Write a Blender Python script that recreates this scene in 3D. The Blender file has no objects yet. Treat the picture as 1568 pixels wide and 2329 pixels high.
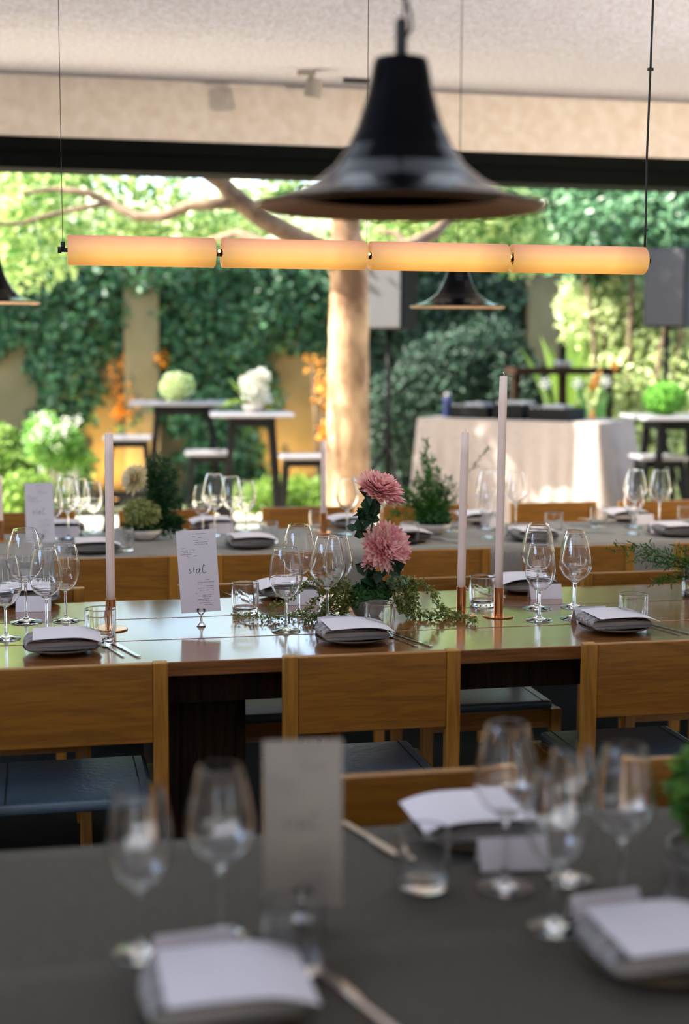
import bpy, math, random
import numpy as np
from mathutils import Vector, Matrix, noise as mnoise
random.seed(7)
sc = bpy.context.scene
C = sc.collection
PI = math.pi
# ------------------------------------------------------------------ camera
FPX = 3260.0; CX = 784.0; CY = 1164.5; YH = 800.0; CAMH = 1.53
yaw = math.atan(FPX/15200); pitch = math.atan((CY-YH)/FPX); roll = -.0043
F = Vector((math.sin(yaw)*math.cos(pitch), math.cos(yaw)*math.cos(pitch), -math.sin(pitch)))
R0 = Vector((math.cos(yaw), -math.sin(yaw), 0)); U0 = R0.cross(F)
RR = R0*math.cos(roll)-U0*math.sin(roll); UU = U0*math.cos(roll)+R0*math.sin(roll)
CAM = Vector((0, 0, CAMH))
cam_d = bpy.data.cameras.new('camera'); cam = bpy.data.objects.new('camera', cam_d); C.objects.link(cam)
m = Matrix((RR, UU, -F)).transposed().to_4x4(); m.translation = CAM; cam.matrix_world = m
cam_d.sensor_fit = 'VERTICAL'; cam_d.sensor_height = 36.0; cam_d.lens = FPX*36.0/2329
cam_d.clip_start = .05; cam_d.clip_end = 300
cam_d.dof.use_dof = True; cam_d.dof.focus_distance = 4.05; cam_d.dof.aperture_fstop = 1.75
sc.camera = cam

def at(px, py, z=.75):                       # photo point -> point on the level z
    r = F + RR*((px-CX)/FPX) + UU*((CY-py)/FPX)
    return CAM + r*((z-CAMH)/r.z)
def atY(px, py, Y):
    r = F + RR*((px-CX)/FPX) + UU*((CY-py)/FPX)
    return CAM + r*(Y/r.y)

# ------------------------------------------------------------------ light
sc.view_settings.view_transform = 'Standard'; sc.view_settings.look = 'None'
sc.view_settings.gamma = 1; sc.view_settings.use_curve_mapping = False
sc.view_settings.exposure = 0.25
sc.cycles.use_denoising = True
sc.cycles.max_bounces = 10; sc.cycles.diffuse_bounces = 4; sc.cycles.glossy_bounces = 4
sc.cycles.transmission_bounces = 10; sc.cycles.transparent_max_bounces = 8
sc.cycles.caustics_refractive = False; sc.cycles.caustics_reflective = False
sc.cycles.sample_clamp_indirect = 6
w = bpy.data.worlds.new('sky'); sc.world = w; w.use_nodes = True
nt = w.node_tree; nt.nodes.clear()
sky = nt.nodes.new('ShaderNodeTexSky'); sky.sky_type = 'NISHITA'; sky.sun_disc = False
sky.sun_elevation = math.radians(38); sky.sun_rotation = math.radians(270); sky.air_density = 1.0; sky.dust_density = 2.5
bg = nt.nodes.new('ShaderNodeBackground'); bg.inputs[1].default_value = .95
wo = nt.nodes.new('ShaderNodeOutputWorld')
nt.links.new(sky.outputs[0], bg.inputs[0]); nt.links.new(bg.outputs[0], wo.inputs[0])
sd = bpy.data.lights.new('sun', 'SUN'); sd.energy = 26.0; sd.angle = math.radians(.6); sd.color = (1, .93, .80)
so = bpy.data.objects.new('sun', sd); C.objects.link(so)
el = math.radians(42); az = Vector((-math.cos(el)*.985, math.cos(el)*.12, math.sin(el)))
so.rotation_euler = az.to_track_quat('Z', 'Y').to_euler()
bd = bpy.data.lights.new('bounce_fill', 'AREA'); bd.shape = 'RECTANGLE'; bd.size = 9; bd.size_y = 3; bd.energy = 250; bd.color = (.88, .91, 1)  # added fill light standing in for daylight bounced upward, no lamp there
bo = bpy.data.objects.new('bounce_fill', bd); C.objects.link(bo); bo.location = (2, -2.4, .25); bo.rotation_euler = (math.radians(152), 0, 0)
kd = bpy.data.lights.new('skylight', 'AREA'); kd.shape = 'RECTANGLE'; kd.size = 4.5; kd.size_y = 2.2; kd.energy = 46; kd.color = (.74, .85, 1)
ko = bpy.data.objects.new('skylight', kd); C.objects.link(ko); ko.location = (1.2, 3.7, 3.56)
wd_ = bpy.data.lights.new('side_window_daylight', 'AREA'); wd_.shape = 'RECTANGLE'; wd_.size = 2.6; wd_.size_y = .8; wd_.energy = 50; wd_.color = (.45, .66, 1)
wo_ = bpy.data.objects.new('side_window_daylight', wd_); C.objects.link(wo_); wo_.location = (-3.15, 2.0, 2.5); wo_.rotation_euler = (math.radians(90), 0, math.radians(-90))

# ------------------------------------------------------------------ materials
def lin(c):
    if isinstance(c, str): c = tuple(int(c[i:i+2], 16)/255 for i in (0, 2, 4))
    return tuple((x/12.92 if x <= .04045 else ((x+.055)/1.055)**2.4) for x in c)+(1,)
def mat(name, col, rough=.5, metal=0, spec=.5, col2=None, scale=8, bump=0, bscale=None, stretch=None, trans=0, ior=1.5, coat=0, emis=None, estr=0, detail=4, ramp=(.35, .65), sheen=0, sss=0):
    M = bpy.data.materials.new(name); M.use_nodes = True; n = M.node_tree; b = n.nodes['Principled BSDF']
    b.inputs['Base Color'].default_value = lin(col); b.inputs['Roughness'].default_value = rough
    b.inputs['Metallic'].default_value = metal; b.inputs['Specular IOR Level'].default_value = spec
    b.inputs['Transmission Weight'].default_value = trans; b.inputs['IOR'].default_value = ior
    b.inputs['Coat Weight'].default_value = coat; b.inputs['Coat Roughness'].default_value = .12
    if emis: b.inputs['Emission Color'].default_value = lin(emis); b.inputs['Emission Strength'].default_value = estr
    if col2 or bump:
        tc = n.nodes.new('ShaderNodeTexCoord'); mp = n.nodes.new('ShaderNodeMapping'); n.links.new(tc.outputs['Object'], mp.inputs[0])
        if stretch: mp.inputs['Scale'].default_value = stretch
        tx = n.nodes.new('ShaderNodeTexNoise'); tx.inputs['Scale'].default_value = scale; tx.inputs['Detail'].default_value = detail
        n.links.new(mp.outputs[0], tx.inputs[0])
        if col2:
            rp = n.nodes.new('ShaderNodeValToRGB'); rp.color_ramp.elements[0].color = lin(col); rp.color_ramp.elements[1].color = lin(col2)
            rp.color_ramp.elements[0].position, rp.color_ramp.elements[1].position = ramp
            n.links.new(tx.outputs[0], rp.inputs[0]); n.links.new(rp.outputs[0], b.inputs['Base Color'])
        if bump:
            t2 = n.nodes.new('ShaderNodeTexNoise'); t2.inputs['Scale'].default_value = bscale or scale; t2.inputs['Detail'].default_value = 3
            n.links.new(mp.outputs[0], t2.inputs[0]); bp = n.nodes.new('ShaderNodeBump'); bp.inputs['Strength'].default_value = bump
            bp.inputs['Distance'].default_value = .01
            n.links.new(t2.outputs[0], bp.inputs['Height']); n.links.new(bp.outputs[0], b.inputs['Normal'])
    return M
def wood(name, c1, c2, rough, st=(1.2, 14, 14), scale=3, coat=0):
    """timber: warped growth-ring bands stretched along the grain"""
    M = mat(name, c1, rough, coat=coat); n = M.node_tree; b = n.nodes['Principled BSDF']
    tc = n.nodes.new('ShaderNodeTexCoord'); mp = n.nodes.new('ShaderNodeMapping'); mp.inputs['Scale'].default_value = st
    oi = n.nodes.new('ShaderNodeObjectInfo'); ad_ = n.nodes.new('ShaderNodeVectorMath'); ad_.operation = 'ADD'
    mu = n.nodes.new('ShaderNodeMath'); mu.operation = 'MULTIPLY'; mu.inputs[1].default_value = 7.3
    n.links.new(oi.outputs['Random'], mu.inputs[0]); n.links.new(tc.outputs['Object'], ad_.inputs[0]); n.links.new(mu.outputs[0], ad_.inputs[1])
    n.links.new(ad_.outputs[0], mp.inputs[0])
    t1 = n.nodes.new('ShaderNodeTexNoise'); t1.inputs['Scale'].default_value = scale; t1.inputs['Detail'].default_value = 6; t1.inputs['Distortion'].default_value = 1.2
    t2 = n.nodes.new('ShaderNodeTexNoise'); t2.inputs['Scale'].default_value = scale*6; t2.inputs['Detail'].default_value = 3
    mx = n.nodes.new('ShaderNodeMath'); mx.operation = 'MULTIPLY_ADD'; mx.inputs[1].default_value = .35
    n.links.new(mp.outputs[0], t1.inputs[0]); n.links.new(mp.outputs[0], t2.inputs[0]); n.links.new(t2.outputs[0], mx.inputs[0]); n.links.new(t1.outputs[0], mx.inputs[2])
    rp = n.nodes.new('ShaderNodeValToRGB'); rp.color_ramp.elements[0].color = lin(c2); rp.color_ramp.elements[1].color = lin(c1)
    rp.color_ramp.elements[0].position = .5; rp.color_ramp.elements[1].position = .78
    n.links.new(mx.outputs[0], rp.inputs[0]); n.links.new(rp.outputs[0], b.inputs['Base Color'])
    return M
def leafmat(name, c1, c2, rough=.4, tl=.45, sc_=1.5):
    """leaf: diffuse + translucent + gloss, hue varies through the crown"""
    M = bpy.data.materials.new(name); M.use_nodes = True; n = M.node_tree; n.nodes.clear()
    out = n.nodes.new('ShaderNodeOutputMaterial'); geo = n.nodes.new('ShaderNodeNewGeometry')
    rp = n.nodes.new('ShaderNodeValToRGB'); rp.color_ramp.elements[0].color = lin(c1); rp.color_ramp.elements[1].color = lin(c2)
    rp.color_ramp.elements[0].position = .1; rp.color_ramp.elements[1].position = .9
    n.links.new(geo.outputs['Random Per Island'], rp.inputs[0])
    pb = n.nodes.new('ShaderNodeBsdfPrincipled'); pb.inputs['Roughness'].default_value = rough
    n.links.new(rp.outputs[0], pb.inputs['Base Color'])
    tb = n.nodes.new('ShaderNodeBsdfTranslucent'); n.links.new(rp.outputs[0], tb.inputs[0])
    ms = n.nodes.new('ShaderNodeMixShader'); ms.inputs[0].default_value = tl
    n.links.new(pb.outputs[0], ms.inputs[1]); n.links.new(tb.outputs[0], ms.inputs[2]); n.links.new(ms.outputs[0], out.inputs[0])
    return M
M = {}
M['oak'] = wood('oak', '9c661b', '7f5015', .42, (1.2, 16, 16), 4)
M['oak_v'] = wood('oak_upright', 'b07826', '915e1a', .42, (14, 14, 1.2))
M['table_wood'] = wood('table_wood', '8a5a30', '6a4022', .17, (.8, 12, 12), coat=.5)
M['dark_wood'] = wood('dark_wood', '2c1e14', '160e09', .7, (12, 12, 1))
M['dark_wood'].node_tree.nodes['Principled BSDF'].inputs['Specular IOR Level'].default_value = .08
M['leather'] = mat('sky_tinted_leather', '485a68', .32, bump=.15, scale=60, spec=.7)  # black leather with the blue sky sheen put into its base colour
M['cloth_far'] = mat('taupe_linen', '8e8a83', .9, col2='827e76', scale=120, bump=.25, bscale=500)
M['cloth_near'] = mat('olive_grey_linen', '4e463a', .9, col2='423b30', scale=150, bump=.25, bscale=600)
M['cloth_dj'] = mat('linen_booth', '8a817c', .9, col2='7c736e', scale=60, bump=.2, bscale=300)
M['plaster'] = mat('cream_plaster', 'efe2d2', .95, col2='e2d2be', scale=14, bump=.3, bscale=90)
M['ceiling'] = mat('acoustic_plaster', 'd6d8e8', .95, col2='c2bfc8', scale=45, bump=.8, bscale=70)
M['header'] = mat('black_steel', '060a07', .8, spec=.1, col2='080c09', scale=5)
M['floor'] = mat('dark_concrete', '121412', .8, spec=.02, col2='1a1b19', scale=3)
M['paving'] = mat('garden_paving', 'd8cdb8', .9, col2='c4b8a2', scale=6)
M['soil'] = mat('garden_soil', '4a4a2c', .95, col2='33401f', scale=4)
M['wall'] = mat('garden_render', '5e5a44', .9, col2='4e4c36', scale=2, bump=.2, bscale=30)
M['glass'] = mat('clear_glass', 'ffffff', 0.0, trans=1, ior=1.48)
M['candle'] = mat('candle_wax', 'ead3c6', .5, spec=.4)
M['wick'] = mat('wick', 'e8dccb', .8)
M['brass'] = mat('brushed_brass', 'd09060', .16, metal=1)
M['pewter'] = mat('antique_brass', '6a5a48', .25, metal=1)
M['steel'] = mat('cutlery_steel', 'c8c8c8', .14, metal=1)
M['paper'] = mat('white_paper', 'dcd5d8', .8)
M['dark_card'] = mat('dark_menu_card', '8c857c', .9)  # darker card than the other upright menus
M['ink'] = mat('ink', '4a4a50', .8)
M['frost'] = mat('etched_frost', 'f4f4f4', .6)
M['plate'] = mat('glazed_plate', '6a5842', .3, col2='54432f', scale=20)
M['napkin'] = mat('gauze_napkin', 'a8a29e', .95, col2='6c6864', scale=3, stretch=(1, 60, 60), ramp=(.45, .55), bump=.3, bscale=80)
M['lamp_black'] = mat('black_enamel', '010205', .13, spec=.12)
M['lamp_brass'] = mat('aged_brass_lining', 'b08458', .45, metal=.7)
M['cable'] = mat('black_cable', '10120f', .6)
M['wire'] = mat('steel_wire', '5a5a5a', .4, metal=1)
M['spot'] = mat('spotlight_white', '989084', .5)
M['bark'] = mat('tree_bark', 'b09270', .9, col2='5a4028', scale=5, bump=.6, bscale=25, stretch=(1, 1, .5), ramp=(.38, .62))
M['branch'] = mat('shaded_bark', '6e5c48', .9, col2='4a3a2c', scale=9, bump=.4, bscale=30)  # bark darkened so its colour carries the shade on the branches
M['bar_black'] = mat('bar_furniture_black', '08090b', .5, spec=.2)
M['bar_top'] = mat('sunlit_bar_top', '7a7a80', .3)  # black tops lightened so the colour carries the sun's reflection
M['speaker'] = mat('speaker_black', '050606', .7, spec=.15)
M['grille'] = mat('speaker_grille', '26282c', .6, bump=.4, scale=300)
M['white_ceramic'] = mat('white_ceramic', 'd8d0c4', .4)
M['grey_ceramic'] = mat('grey_ceramic', '8c8a82', .5, col2='77756c', scale=30)
M['concrete'] = mat('pale_concrete', '9c9c90', .9, col2='84867a', scale=8)
M['blue'] = mat('blue_bottle', '1c2c5a', .3)
M['screen'] = mat('knob_silver', 'b8bcc4', .25, metal=1)
M['ivy'] = leafmat('ivy_leaves', '143822', '2a5c34', .55, .2)
M['ivy2'] = leafmat('dark_ivy', '0b261b', '153c26', .65, .15)
M['canopy'] = leafmat('canopy_leaves', '4a8038', 'd6e89c', .4, .55)  # pale end of the ramp carries sun brightness on the leaves
M['pale'] = leafmat('sun_glare_foliage', 'c0cc9c', 'f0f2dc', .45, .5)  # leaf colour bleached to carry the glare and haze beyond the wall
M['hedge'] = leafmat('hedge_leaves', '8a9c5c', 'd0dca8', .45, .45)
M['blueleaf'] = leafmat('blue_green_leaves', '2c5434', '7ca880', .35, .3)
M['shrub'] = leafmat('garden_shrub', '3c7228', '7ca848', .45, .45)
M['lime'] = leafmat('lime_leaves', '587c2c', '86a24c', .5, .5)
M['orange'] = leafmat('orange_blossom', 'c07c20', 'd89c3c', .5, .4)
M['whiteflower'] = leafmat('white_blossom', 'dfe2d4', 'f4f4ea', .6, .3)
M['greenwhite'] = leafmat('hydrangea_petals', 'c8dc90', 'e8f0c8', .6, .35)
M['fern'] = leafmat('fern_green', '2c5c1e', '4f8630', .5, .35)
M['fern_dark'] = leafmat('fern_dark', '1c4422', '305c2c', .5, .3)
M['moss'] = leafmat('moss', '1e4a1c', '35662a', .8, .1)
M['amaranth'] = leafmat('amaranth', '6a7434', '8f9850', .7, .2)
M['dahlia'] = leafmat('dahlia_pink', 'e4949a', 'fed6cc', .6, .35)
M['cream'] = leafmat('dahlia_cream', 'ded0a0', 'efe4c0', .6, .3)
M['mum'] = leafmat('green_chrysanthemum', '98a058', 'b4b878', .7, .2)
M['leafdark'] = leafmat('dahlia_leaf', '14301c', '24482a', .5, .15)
M['stem'] = mat('green_stem', '3c5a28', .6)
M['laceflower'] = leafmat('queen_annes_lace', '7c9468', 'a0b088', .7, .2)
M['mossball'] = leafmat('moss_ball', '3c7a20', '6ca838', .8, .1)

def tube_glow():
    """alabaster lamp tube, lit from inside along its lower half"""
    M_ = bpy.data.materials.new('glowing_alabaster'); M_.use_nodes = True; n = M_.node_tree; b = n.nodes['Principled BSDF']
    b.inputs['Base Color'].default_value = lin('8a5840'); b.inputs['Roughness'].default_value = .6
    tc = n.nodes.new('ShaderNodeTexCoord'); sp = n.nodes.new('ShaderNodeSeparateXYZ'); n.links.new(tc.outputs['Object'], sp.inputs[0])
    mr = n.nodes.new('ShaderNodeMapRange'); mr.inputs[1].default_value = -.041; mr.inputs[2].default_value = .041
    n.links.new(sp.outputs[2], mr.inputs[0])
    rp = n.nodes.new('ShaderNodeValToRGB'); e = rp.color_ramp.elements
    e[0].position = 0; e[0].color = (.86, .36, .06, 1); e[1].position = 1; e[1].color = (.52, .20, .11, 1)
    x = e.new(.30); x.color = (1.0, .56, .13, 1); x = e.new(.6); x.color = (.95, .52, .20, 1)
    n.links.new(mr.outputs[0], rp.inputs[0])
    ab = n.nodes.new('ShaderNodeMath'); ab.operation = 'ABSOLUTE'; n.links.new(sp.outputs[0], ab.inputs[0])
    m2 = n.nodes.new('ShaderNodeMapRange'); m2.inputs[1].default_value = .10; m2.inputs[2].default_value = .205; m2.inputs[3].default_value = .92; m2.inputs[4].default_value = .50
    n.links.new(ab.outputs[0], m2.inputs[0])
    ns = n.nodes.new('ShaderNodeTexNoise'); ns.inputs['Scale'].default_value = 14; n.links.new(tc.outputs['Object'], ns.inputs[0])
    mm = n.nodes.new('ShaderNodeMath'); mm.operation = 'MULTIPLY_ADD'; mm.inputs[1].default_value = .25; n.links.new(ns.outputs[0], mm.inputs[0]); 
    sb = n.nodes.new('ShaderNodeMath'); sb.operation = 'SUBTRACT'; sb.inputs[1].default_value = .12; n.links.new(m2.outputs[0], sb.inputs[0]); n.links.new(sb.outputs[0], mm.inputs[2])
    n.links.new(rp.outputs[0], b.inputs['Emission Color']); n.links.new(mm.outputs[0], b.inputs['Emission Strength'])
    return M_
M['tube'] = tube_glow()
M['bulb'] = mat('led_bulb', 'ffcf90', .3, emis='ffb060', estr=6)
M['uplight'] = mat('uplight_lens', 'ffcf90', .3, emis='ffa040', estr=4)

# ------------------------------------------------------------------ mesh helpers
class MB:
    def __init__(s): s.v = []; s.f = []; s.mi = []; s.sm = []; s.cur = 0
    def add(s, vs, fs, smooth=False):
        k = len(s.v); s.v += [tuple(v) for v in vs]
        for f in fs: s.f.append([i+k for i in f]); s.mi.append(s.cur); s.sm.append(smooth)
        return s
    def box(s, x0, x1, y0, y1, z0, z1):
        return s.add([(x0,y0,z0),(x1,y0,z0),(x1,y1,z0),(x0,y1,z0),(x0,y0,z1),(x1,y0,z1),(x1,y1,z1),(x0,y1,z1)],
                     [(0,3,2,1),(4,5,6,7),(0,1,5,4),(1,2,6,5),(2,3,7,6),(3,0,4,7)])
    def bar(s, a, b, w, h=None, up=(0,0,1)):
        a = Vector(a); b = Vector(b); h = h or w; d = (b-a).normalized(); u = Vector(up)
        x = d.cross(u)
        if x.length < .05: x = d.cross(Vector((0,1,0)))
        x.normalize(); y = x.cross(d).normalized(); x *= w/2; y *= h/2
        return s.add([a-x-y, a+x-y, a+x+y, a-x+y, b-x-y, b+x-y, b+x+y, b-x+y],
                     [(0,3,2,1),(4,5,6,7),(0,1,5,4),(1,2,6,5),(2,3,7,6),(3,0,4,7)])
    def lathe(s, prof, seg=36, c=(0,0,0), mod=None):
        q = [prof[0]]
        for a, b in zip(prof, prof[1:]):          # support rings keep corners crisp
            L = math.hypot(b[0]-a[0], b[1]-a[1]); e = min(.0012, L*.12)
            if L > .004: q += [(a[0]+(b[0]-a[0])*e/L, a[1]+(b[1]-a[1])*e/L), (b[0]-(b[0]-a[0])*e/L, b[1]-(b[1]-a[1])*e/L)]
            q.append(b)
        prof = q
        vs = []; fs = []; rings = []
        for (r, z) in prof:
            if r < 1e-6: rings.append([len(vs)]); vs.append((c[0], c[1], c[2]+z))
            else:
                ring = []
                for k in range(seg):
                    t = 2*PI*k/seg; rr = r*(mod(t, z) if mod else 1)
                    ring.append(len(vs)); vs.append((c[0]+rr*math.cos(t), c[1]+rr*math.sin(t), c[2]+z))
                rings.append(ring)
        for a, b in zip(rings, rings[1:]):
            if len(a) == 1 and len(b) == 1: continue
            for k in range(seg):
                j = (k+1) % seg
                if len(a) == 1: fs.append((a[0], b[j], b[k]))
                elif len(b) == 1: fs.append((a[k], a[j], b[0]))
                else: fs.append((a[k], a[j], b[j], b[k]))
        return s.add(vs, fs, True)
    def tube(s, pts, rad, seg=8, cap=True):
        pts = [Vector(p) for p in pts]; n = len(pts)
        rad = rad if isinstance(rad, (list, tuple)) else [rad]*n
        vs = []; fs = []; prev = None
        for i, p in enumerate(pts):
            d = (pts[min(i+1, n-1)]-pts[max(i-1, 0)]).normalized()
            if prev is None: u = d.orthogonal().normalized()
            else: u = (prev-d*prev.dot(d)).normalized()
            prev = u; v = d.cross(u)
            for k in range(seg):
                t = 2*PI*k/seg; vs.append(p+(u*math.cos(t)+v*math.sin(t))*rad[i])
        for i in range(n-1):
            for k in range(seg):
                j = (k+1) % seg; fs.append((i*seg+k, i*seg+j, (i+1)*seg+j, (i+1)*seg+k))
        if cap: fs.append(tuple(range(seg))[::-1]); fs.append(tuple((n-1)*seg+k for k in range(seg)))
        return s.add(vs, fs, True)
    def cyl(s, x, y, z0, z1, r, seg=24):
        return s.lathe([(0, z0), (r, z0), (r, z1), (0, z1)], seg, (x, y, 0))
    def ball(s, c, r, nu=12, nv=8, sq=1):
        return s.lathe([(r*math.sin(PI*i/nv), -r*sq*math.cos(PI*i/nv)) for i in range(nv+1)], nu, c)
    def sheet(s, outline, z0, z1):            # extruded outline in xy
        n = len(outline); vs = [(x, y, z0) for x, y in outline]+[(x, y, z1) for x, y in outline]
        fs = [tuple(range(n))[::-1], tuple(range(n, 2*n))]+[(i, (i+1) % n, n+(i+1) % n, n+i) for i in range(n)]
        return s.add(vs, fs)
    def build(s, name, mt, parent=None, loc=None, rot=None, bevel=0, seg=2):
        me = bpy.data.meshes.new(name); me.from_pydata(s.v, [], s.f)
        for q in (mt if isinstance(mt, (list, tuple)) else [mt]): me.materials.append(q)
        me.polygons.foreach_set('use_smooth', s.sm); me.polygons.foreach_set('material_index', s.mi); me.update()
        o = bpy.data.objects.new(name, me); C.objects.link(o)
        if parent: o.parent = parent
        if loc is not None: o.location = loc
        if rot is not None: o.rotation_euler = rot
        if bevel:
            b = o.modifiers.new('bevel', 'BEVEL'); b.width = bevel; b.segments = seg; b.limit_method = 'ANGLE'
        return o
def tag(o, label, cat, group=None, kind=None):
    o['label'] = label; o['category'] = cat
    if group: o['group'] = group
    if kind: o['kind'] = kind
    return o
def thing(name, label, cat, loc=(0,0,0), rz=0, group=None):
    o = bpy.data.objects.new(name, None); C.objects.link(o); o.empty_display_size = .05
    o.location = loc; o.rotation_euler = (0, 0, rz); return tag(o, label, cat, group)
def struct(o): o['kind'] = 'structure'; return o
def dup(root, loc, rz, label, group=None):
    r = root.copy(); C.objects.link(r); r.location = loc; r.rotation_euler = (0, 0, rz); r['label'] = label
    if group: r['group'] = group
    for ch in list(root.children):
        c = ch.copy(); C.objects.link(c); c.parent = r
        for g in list(ch.children):
            d = g.copy(); C.objects.link(d); d.parent = c
    return r
def leaves(name, pts, size, mt, parent=None, bias=(0, 0, .6), seed=1, asp=.55, fold=.15, var=.35, dirs=None, spread=1.0):
    """many small folded leaves as one mesh"""
    rng = np.random.default_rng(seed); pts = np.asarray(pts, float); N = len(pts)
    n = rng.normal(size=(N, 3))*spread+np.array(bias)*1.5; n /= np.linalg.norm(n, axis=1)[:, None]
    d = rng.normal(size=(N, 3)) if dirs is None else np.asarray(dirs, float)+rng.normal(size=(N, 3))*.25
    d -= n*(d*n).sum(1)[:, None]; d /= np.linalg.norm(d, axis=1)[:, None]+1e-9
    s_ = np.cross(n, d); L = (size*(1+var*rng.uniform(-1, 1, N)))[:, None]; W = L*asp*.5; up = n*L*fold
    V = np.stack([pts, pts+d*L*.3+s_*W+up, pts+d*L*.7+s_*W*.8+up, pts+d*L, pts+d*L*.7-s_*W*.8+up, pts+d*L*.3-s_*W+up], 1).reshape(-1, 3)
    b = (np.arange(N)*6)[:, None]
    Fc = np.concatenate([b+np.array([0, 1, 2, 3]), b+np.array([0, 3, 4, 5])], 0)
    me = bpy.data.meshes.new(name); me.from_pydata(V.tolist(), [], Fc.tolist()); me.materials.append(mt); me.update()
    o = bpy.data.objects.new(name, me); C.objects.link(o)
    if parent: o.parent = parent
    return o
rngG = np.random.default_rng(11)
def blob(c, r, n, hollow=.5):
    """points in an ellipsoid shell"""
    d = rngG.normal(size=(n, 3)); d /= np.linalg.norm(d, axis=1)[:, None]
    t = rngG.uniform(hollow**3, 1, n)**(1/3)
    return np.array(c)+d*t[:, None]*np.array(r)

# ------------------------------------------------------------------ the setting
XL, XR, YB, YF = -3.2, 7.6, -4.0, 8.2
struct(MB().box(XL, XR, YB, 8.5, -.1, 0).build('floor', M['floor']))
cp = [(8.5, 3.02), (7.25, 3.02), (7.1, 3.03), (6.95, 3.06), (6.8, 3.11), (6.6, 3.19), (6.2, 3.33), (5.6, 3.48), (4.8, 3.57), (3.8, 3.6), (YB, 3.6)]
g = MB(); n_ = len(cp); vs_ = [(x, y, z+dz) for dz in (0, .3) for x in (XL-.3, XR+.3) for y, z in cp]
for i in range(n_-1): g.add([vs_[i], vs_[n_+i], vs_[n_+i+1], vs_[i+1]], [(0, 1, 2, 3)], True); g.add([vs_[2*n_+i], vs_[3*n_+i], vs_[3*n_+i+1], vs_[2*n_+i+1]], [(3, 2, 1, 0)], True)
g.add([(XL-.3, YB, 3.6), (XR+.3, YB, 3.6), (XR+.3, YB, 3.9), (XL-.3, YB, 3.9)], [(0, 1, 2, 3)]); g.add([(XL-.3, 8.5, 3.02), (XR+.3, 8.5, 3.02), (XR+.3, 8.5, 3.32), (XL-.3, 8.5, 3.32)], [(3, 2, 1, 0)])
struct(g.build('ceiling', M['ceiling']))
struct(MB().box(XL-.3, XL, YB, 8.5, 0, 3.62).build('wall_left', M['plaster']))
struct(MB().box(XR, XR+.3, YB, 8.5, 0, 3.62).build('wall_right', M['plaster']))
struct(MB().box(XL, -2.3, YB, YB+.2, 0, 3.6).box(-1.7, 3.3, YB, YB+.2, 0, 3.6).box(4.3, XR, YB, YB+.2, 0, 3.6).box(-2.3, -1.7, YB, YB+.2, 2.7, 3.6).box(3.3, 4.3, YB, YB+.2, 2.7, 3.6).build('wall_front', M['plaster']))
struct(MB().box(XL, XR, 8.2, 8.5, 2.69, 3.02).build('wall_back', M['plaster']))
struct(MB().box(XL, XR, 8.17, 8.5, 2.615, 2.69).box(XL, XR, 8.19, 8.46, 2.524, 2.615).build('trim_1', M['header']))
struct(MB().box(-40, 50, 8.5, 13.6, -.12, -.01).box(-40, 50, -30, YB, -.12, -.01).build('floor_terrace', M['paving']))
struct(MB().box(-40, 50, 13.6, 60, -.12, 0.02).build('floor_garden', M['soil']))
struct(MB().box(-.4, 1.95, 10.7, 12.0, -.01, .10).build('trim_2', M['concrete']))
WY = 14.6
wb = MB().box(-8, 16, WY, WY+.3, 0, 2.3).box(-8, 16, WY-.05, WY+.35, 2.3, 2.36)
for px in (318, 1225):
    c = atY(px, 700, WY); wb.box(c.x-.17, c.x+.17, WY-.2, WY, 0, 2.3)
struct(wb.build('garden_wall', M['wall']))

# ------------------------------------------------------------------ tables
def slat_table(name, label, x0, x1, y0, y1, topm, planks, legs, lm):
    t = thing(name, label, 'table', (0, 0, 0))
    for a, b in zip(planks, planks[1:]):
        MB().box(x0, x1, a+.003, b-.003, .712, .75).build('plank', topm, t, bevel=.003)
    MB().box(x0+.06, x1-.06, y0+.06, y0+.09, .63, .711).box(x0+.06, x1-.06, y1-.09, y1-.06, .63, .711).build('apron', lm, t)
    for (a, b) in legs:
        MB().box(a, b, y0+.16, y1-.16, .04, .71).box(a-.03, b+.03, y0+.1, y1-.1, 0, .05).build('leg', lm, t, bevel=.004)
    return t
slat_table('dining_table', 'long glossy plank dining table in the middle row, bare wood with dark gaps', -1.5, 4.4, 3.56, 4.49, M['table_wood'],
           (3.56, 3.85, 4.17, 4.49), ((.30, .53), (3.3, 3.53)), M['dark_wood'])
slat_table('dining_table', 'long rear dining table hidden under the pale taupe cloth', -1.9, 5.4, 5.52, 6.21, M['dark_wood'], (5.52, 5.86, 6.21), ((.2, .43), (3.2, 3.43)), M['dark_wood']).location.z = -.003
slat_table('dining_table', 'blurred foreground dining table under the dark olive cloth', -1.2, 3.2, 1.16, 2.225, M['dark_wood'], (1.16, 1.7, 2.225), ((-.6, -.37), (2.3, 2.53)), M['dark_wood']).location.z = -.003
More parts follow.
